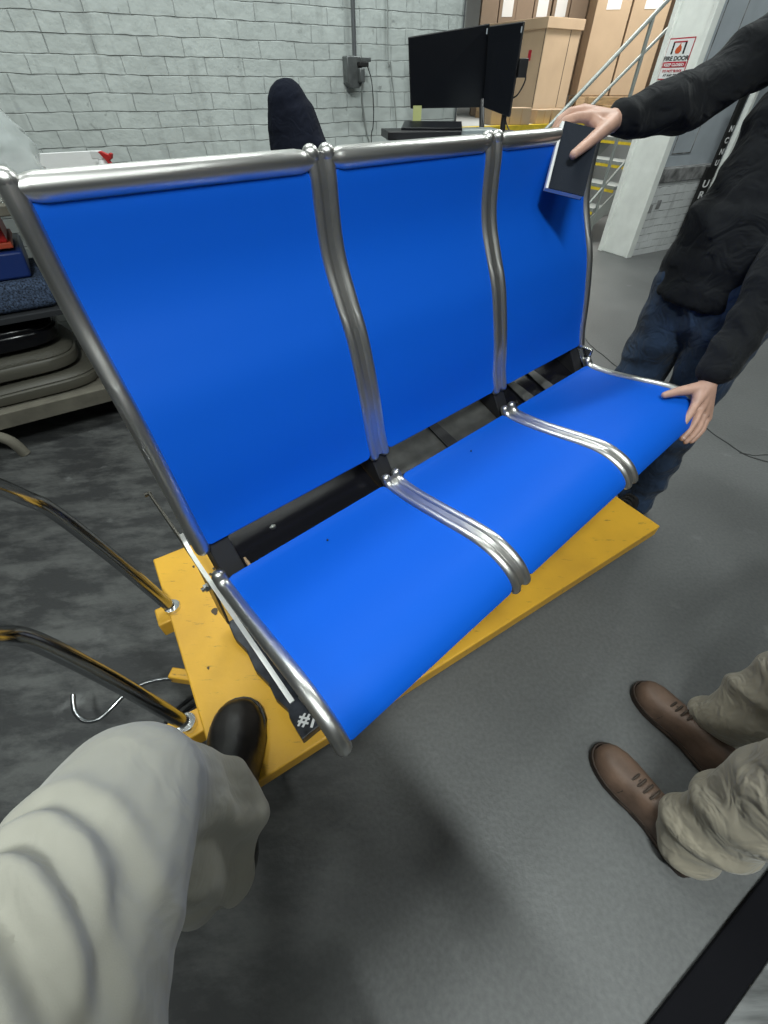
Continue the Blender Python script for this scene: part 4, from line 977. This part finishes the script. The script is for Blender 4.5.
# ------------------------------------------------------------------ signs
sg = thing('fire_door_sign', tuple(W(4.733, -3.53, 1.47)), 'white fire door sign with red border and flame picture on the white post', 'sign')
ux = EN; A0 = 4.7325
def SG(x, y, d=0): return W(A0-d, -3.655+x, 1.345+y)      # x along the face to the right, y up; the face looks along -EW
def sbox(name, x0, x1, y0, y1, d, m, par=sg): return obj(name, MB().prism([SG(x0, y0, d), SG(x1, y0, d), SG(x1, y1, d), SG(x0, y1, d)], -EW*.001), m, par, smooth=False)
sbox('plate', 0, .245, 0, .25, .0, 'signred'); sbox('face', .008, .237, .008, .242, .0012, 'paper')
sbox('red_band', .012, .233, .075, .110, .0025, 'signred')
sbox('door_bar', .052, .068, .155, .225, .0025, 'black'); sbox('door_bar', .165, .181, .155, .225, .0025, 'black'); sbox('door_lintel', .052, .181, .222, .230, .0025, 'signred')
obj('flame', MB().prism([SG(x, y, .0025) for x, y in ((.10, .158), (.13, .158), (.147, .175), (.142, .195), (.130, .205), (.127, .222), (.112, .205), (.095, .190), (.088, .172))], -EW*.001), 'flame', sg, smooth=False)
text_obj('lettering', 'FIRE DOOR', SG(.122, .118, .0035), EN, EZ, .026, 'black', sg, wscale=1.30, align='CENTER')
text_obj('lettering', 'KEEP CLOSED', SG(.122, .083, .0045), EN, EZ, .018, 'paper', sg, wscale=1.25, align='CENTER')
text_obj('lettering', 'DO NOT BLOCK', SG(.122, .048, .0035), EN, EZ, .015, 'signred', sg, wscale=1.2, align='CENTER')
text_obj('lettering', 'AT ANY TIME', SG(.122, .022, .0035), EN, EZ, .015, 'black', sg, wscale=1.2, align='CENTER')
bn = thing('banner', tuple(W(5.53, WC+.03, .6)), 'narrow black board with stacked white capital letters leaning by the grey door', 'sign')
obj('board', MB().box(W(5.535, WC+.045, .38), (.15, .025, .70), WROT), 'black', bn, smooth=False, bevel=.003)
obj('board', MB().box(W(5.565, WC+.045, 1.06), (.085, .025, .66), WROT), 'black', bn, smooth=False, bevel=.003)
for i, ch in enumerate('SRLURU'):
    text_obj('letter', ch, W(5.530, WC+.060, .10+.093*i), EW, EZ, .062, 'paper', bn, wscale=1.7, align='CENTER')
for i, ch in enumerate('UNCN'):
    text_obj('letter', ch, W(5.565, WC+.060, .74+.085*i), EW, EZ, .045, 'paper', bn, wscale=1.2, align='CENTER')
o = obj('door_post', MB().box(W(5.70, WC+.05, 1.3), (.05, .05, 2.6), WROT), 'jamb', smooth=False, bevel=.004); tag(o, 'thin pale metal post standing beside the black lettered board', 'post')
for a, z, w, h in ((4.87, .42, .045, .07), (4.97, .45, .06, .075)):
    obj('wall_patch', MB().box(W(a, WC+.001, z), (w, .004, h), WROT), 'sill', bevel=.002)['kind'] = 'structure'

# ------------------------------------------------------------------ lower right corner: shadow-like band as a black strip, lit floor as a plate
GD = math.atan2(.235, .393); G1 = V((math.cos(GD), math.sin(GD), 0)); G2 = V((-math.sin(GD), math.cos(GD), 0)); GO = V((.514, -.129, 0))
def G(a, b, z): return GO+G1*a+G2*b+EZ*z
o = obj('shadow_strip', MB().prism([G(-1, 0, .0005), G(3, 0, .0005), G(3, -.075, .0005), G(-1, -.075, .0005)], EZ*.014), 'rubber', smooth=False, bevel=.005); tag(o, 'black strip standing in for a shadow-like band crossing the lower right corner', 'floor strip')  # shade shaped as a solid strip, in the same black as the soles
o = obj('lit_floor_plate', MB().prism([G(-1, -.078, .0005), G(3, -.078, .0005), G(3, -.50, .0005), G(-1, -.50, .0005)], EZ*.006), 'plate', smooth=False, bevel=.002); tag(o, 'streaked grey plate standing in for lit floor at the lower right corner', 'plate')

# ------------------------------------------------------------------ camera and light
cd = bpy.data.cameras.new('camera'); cam = bpy.data.objects.new('camera', cd); COL.objects.link(cam)
cam.location = (0, 0, 1.3); cam.rotation_euler = (R(90)-.7886, 0, 0)
cd.sensor_fit = 'VERTICAL'; cd.sensor_height = 36; cd.lens = 422.16*36/1024; cd.clip_start = .01; cd.clip_end = 60
bpy.context.scene.camera = cam
def lamp(x, y, z, sx, sy, power, col=(1, .98, .95), rz=0, rx=0):
    l = bpy.data.lights.new('key_fill_light', 'AREA'); l.shape = 'RECTANGLE'; l.size = sx; l.size_y = sy; l.energy = power; l.color = col
    o = bpy.data.objects.new('key_fill_light', l); COL.objects.link(o); o.location = (x, y, z); o.rotation_euler = (R(rx), 0, rz); return o
CW = (.93, 1.0, .97)
for x, y, p, l, w_, a in ((.3, -1.05, 132, 1.1, .2, -48), (-1.9, -.9, 20, 2.4, .16, -48), (2.2, -.5, 20, 2.4, .16, -48), (-.6, 2.3, 62, 2.0, .22, 28), (2.3, 3.7, 78, 2.2, .22, 28), (.9, 5.3, 40, 1.4, .3, 28)):  # first is the key; the rest are unseen fills added for steel, walls, column
    lamp(x, y, 3.9, l, w_, p, CW, rz=R(a))
lamp(2.8, 7.2, 4.0, 2.0, .5, 150, (1, .97, .9), rz=R(28))
lamp(5.5, 8.5, 4.0, 2.0, .5, 90, (1, .97, .9), rz=R(28))
cm = MB().box((1.5, 4.5, 4.25), (21, 19, .1)); struct('ceiling', cm, mat('grey_ceiling', (.45, .46, .46), rough=.9), smooth=False)
wd = bpy.data.worlds.new('world'); bpy.context.scene.world = wd; wd.use_nodes = True
wd.node_tree.nodes['Background'].inputs[0].default_value = (.75, .85, .85, 1); wd.node_tree.nodes['Background'].inputs[1].default_value = .075
vs = bpy.context.scene.view_settings
vs.view_transform = 'Standard'; vs.look = 'None'; vs.gamma = 1; vs.exposure = 0; vs.use_curve_mapping = False
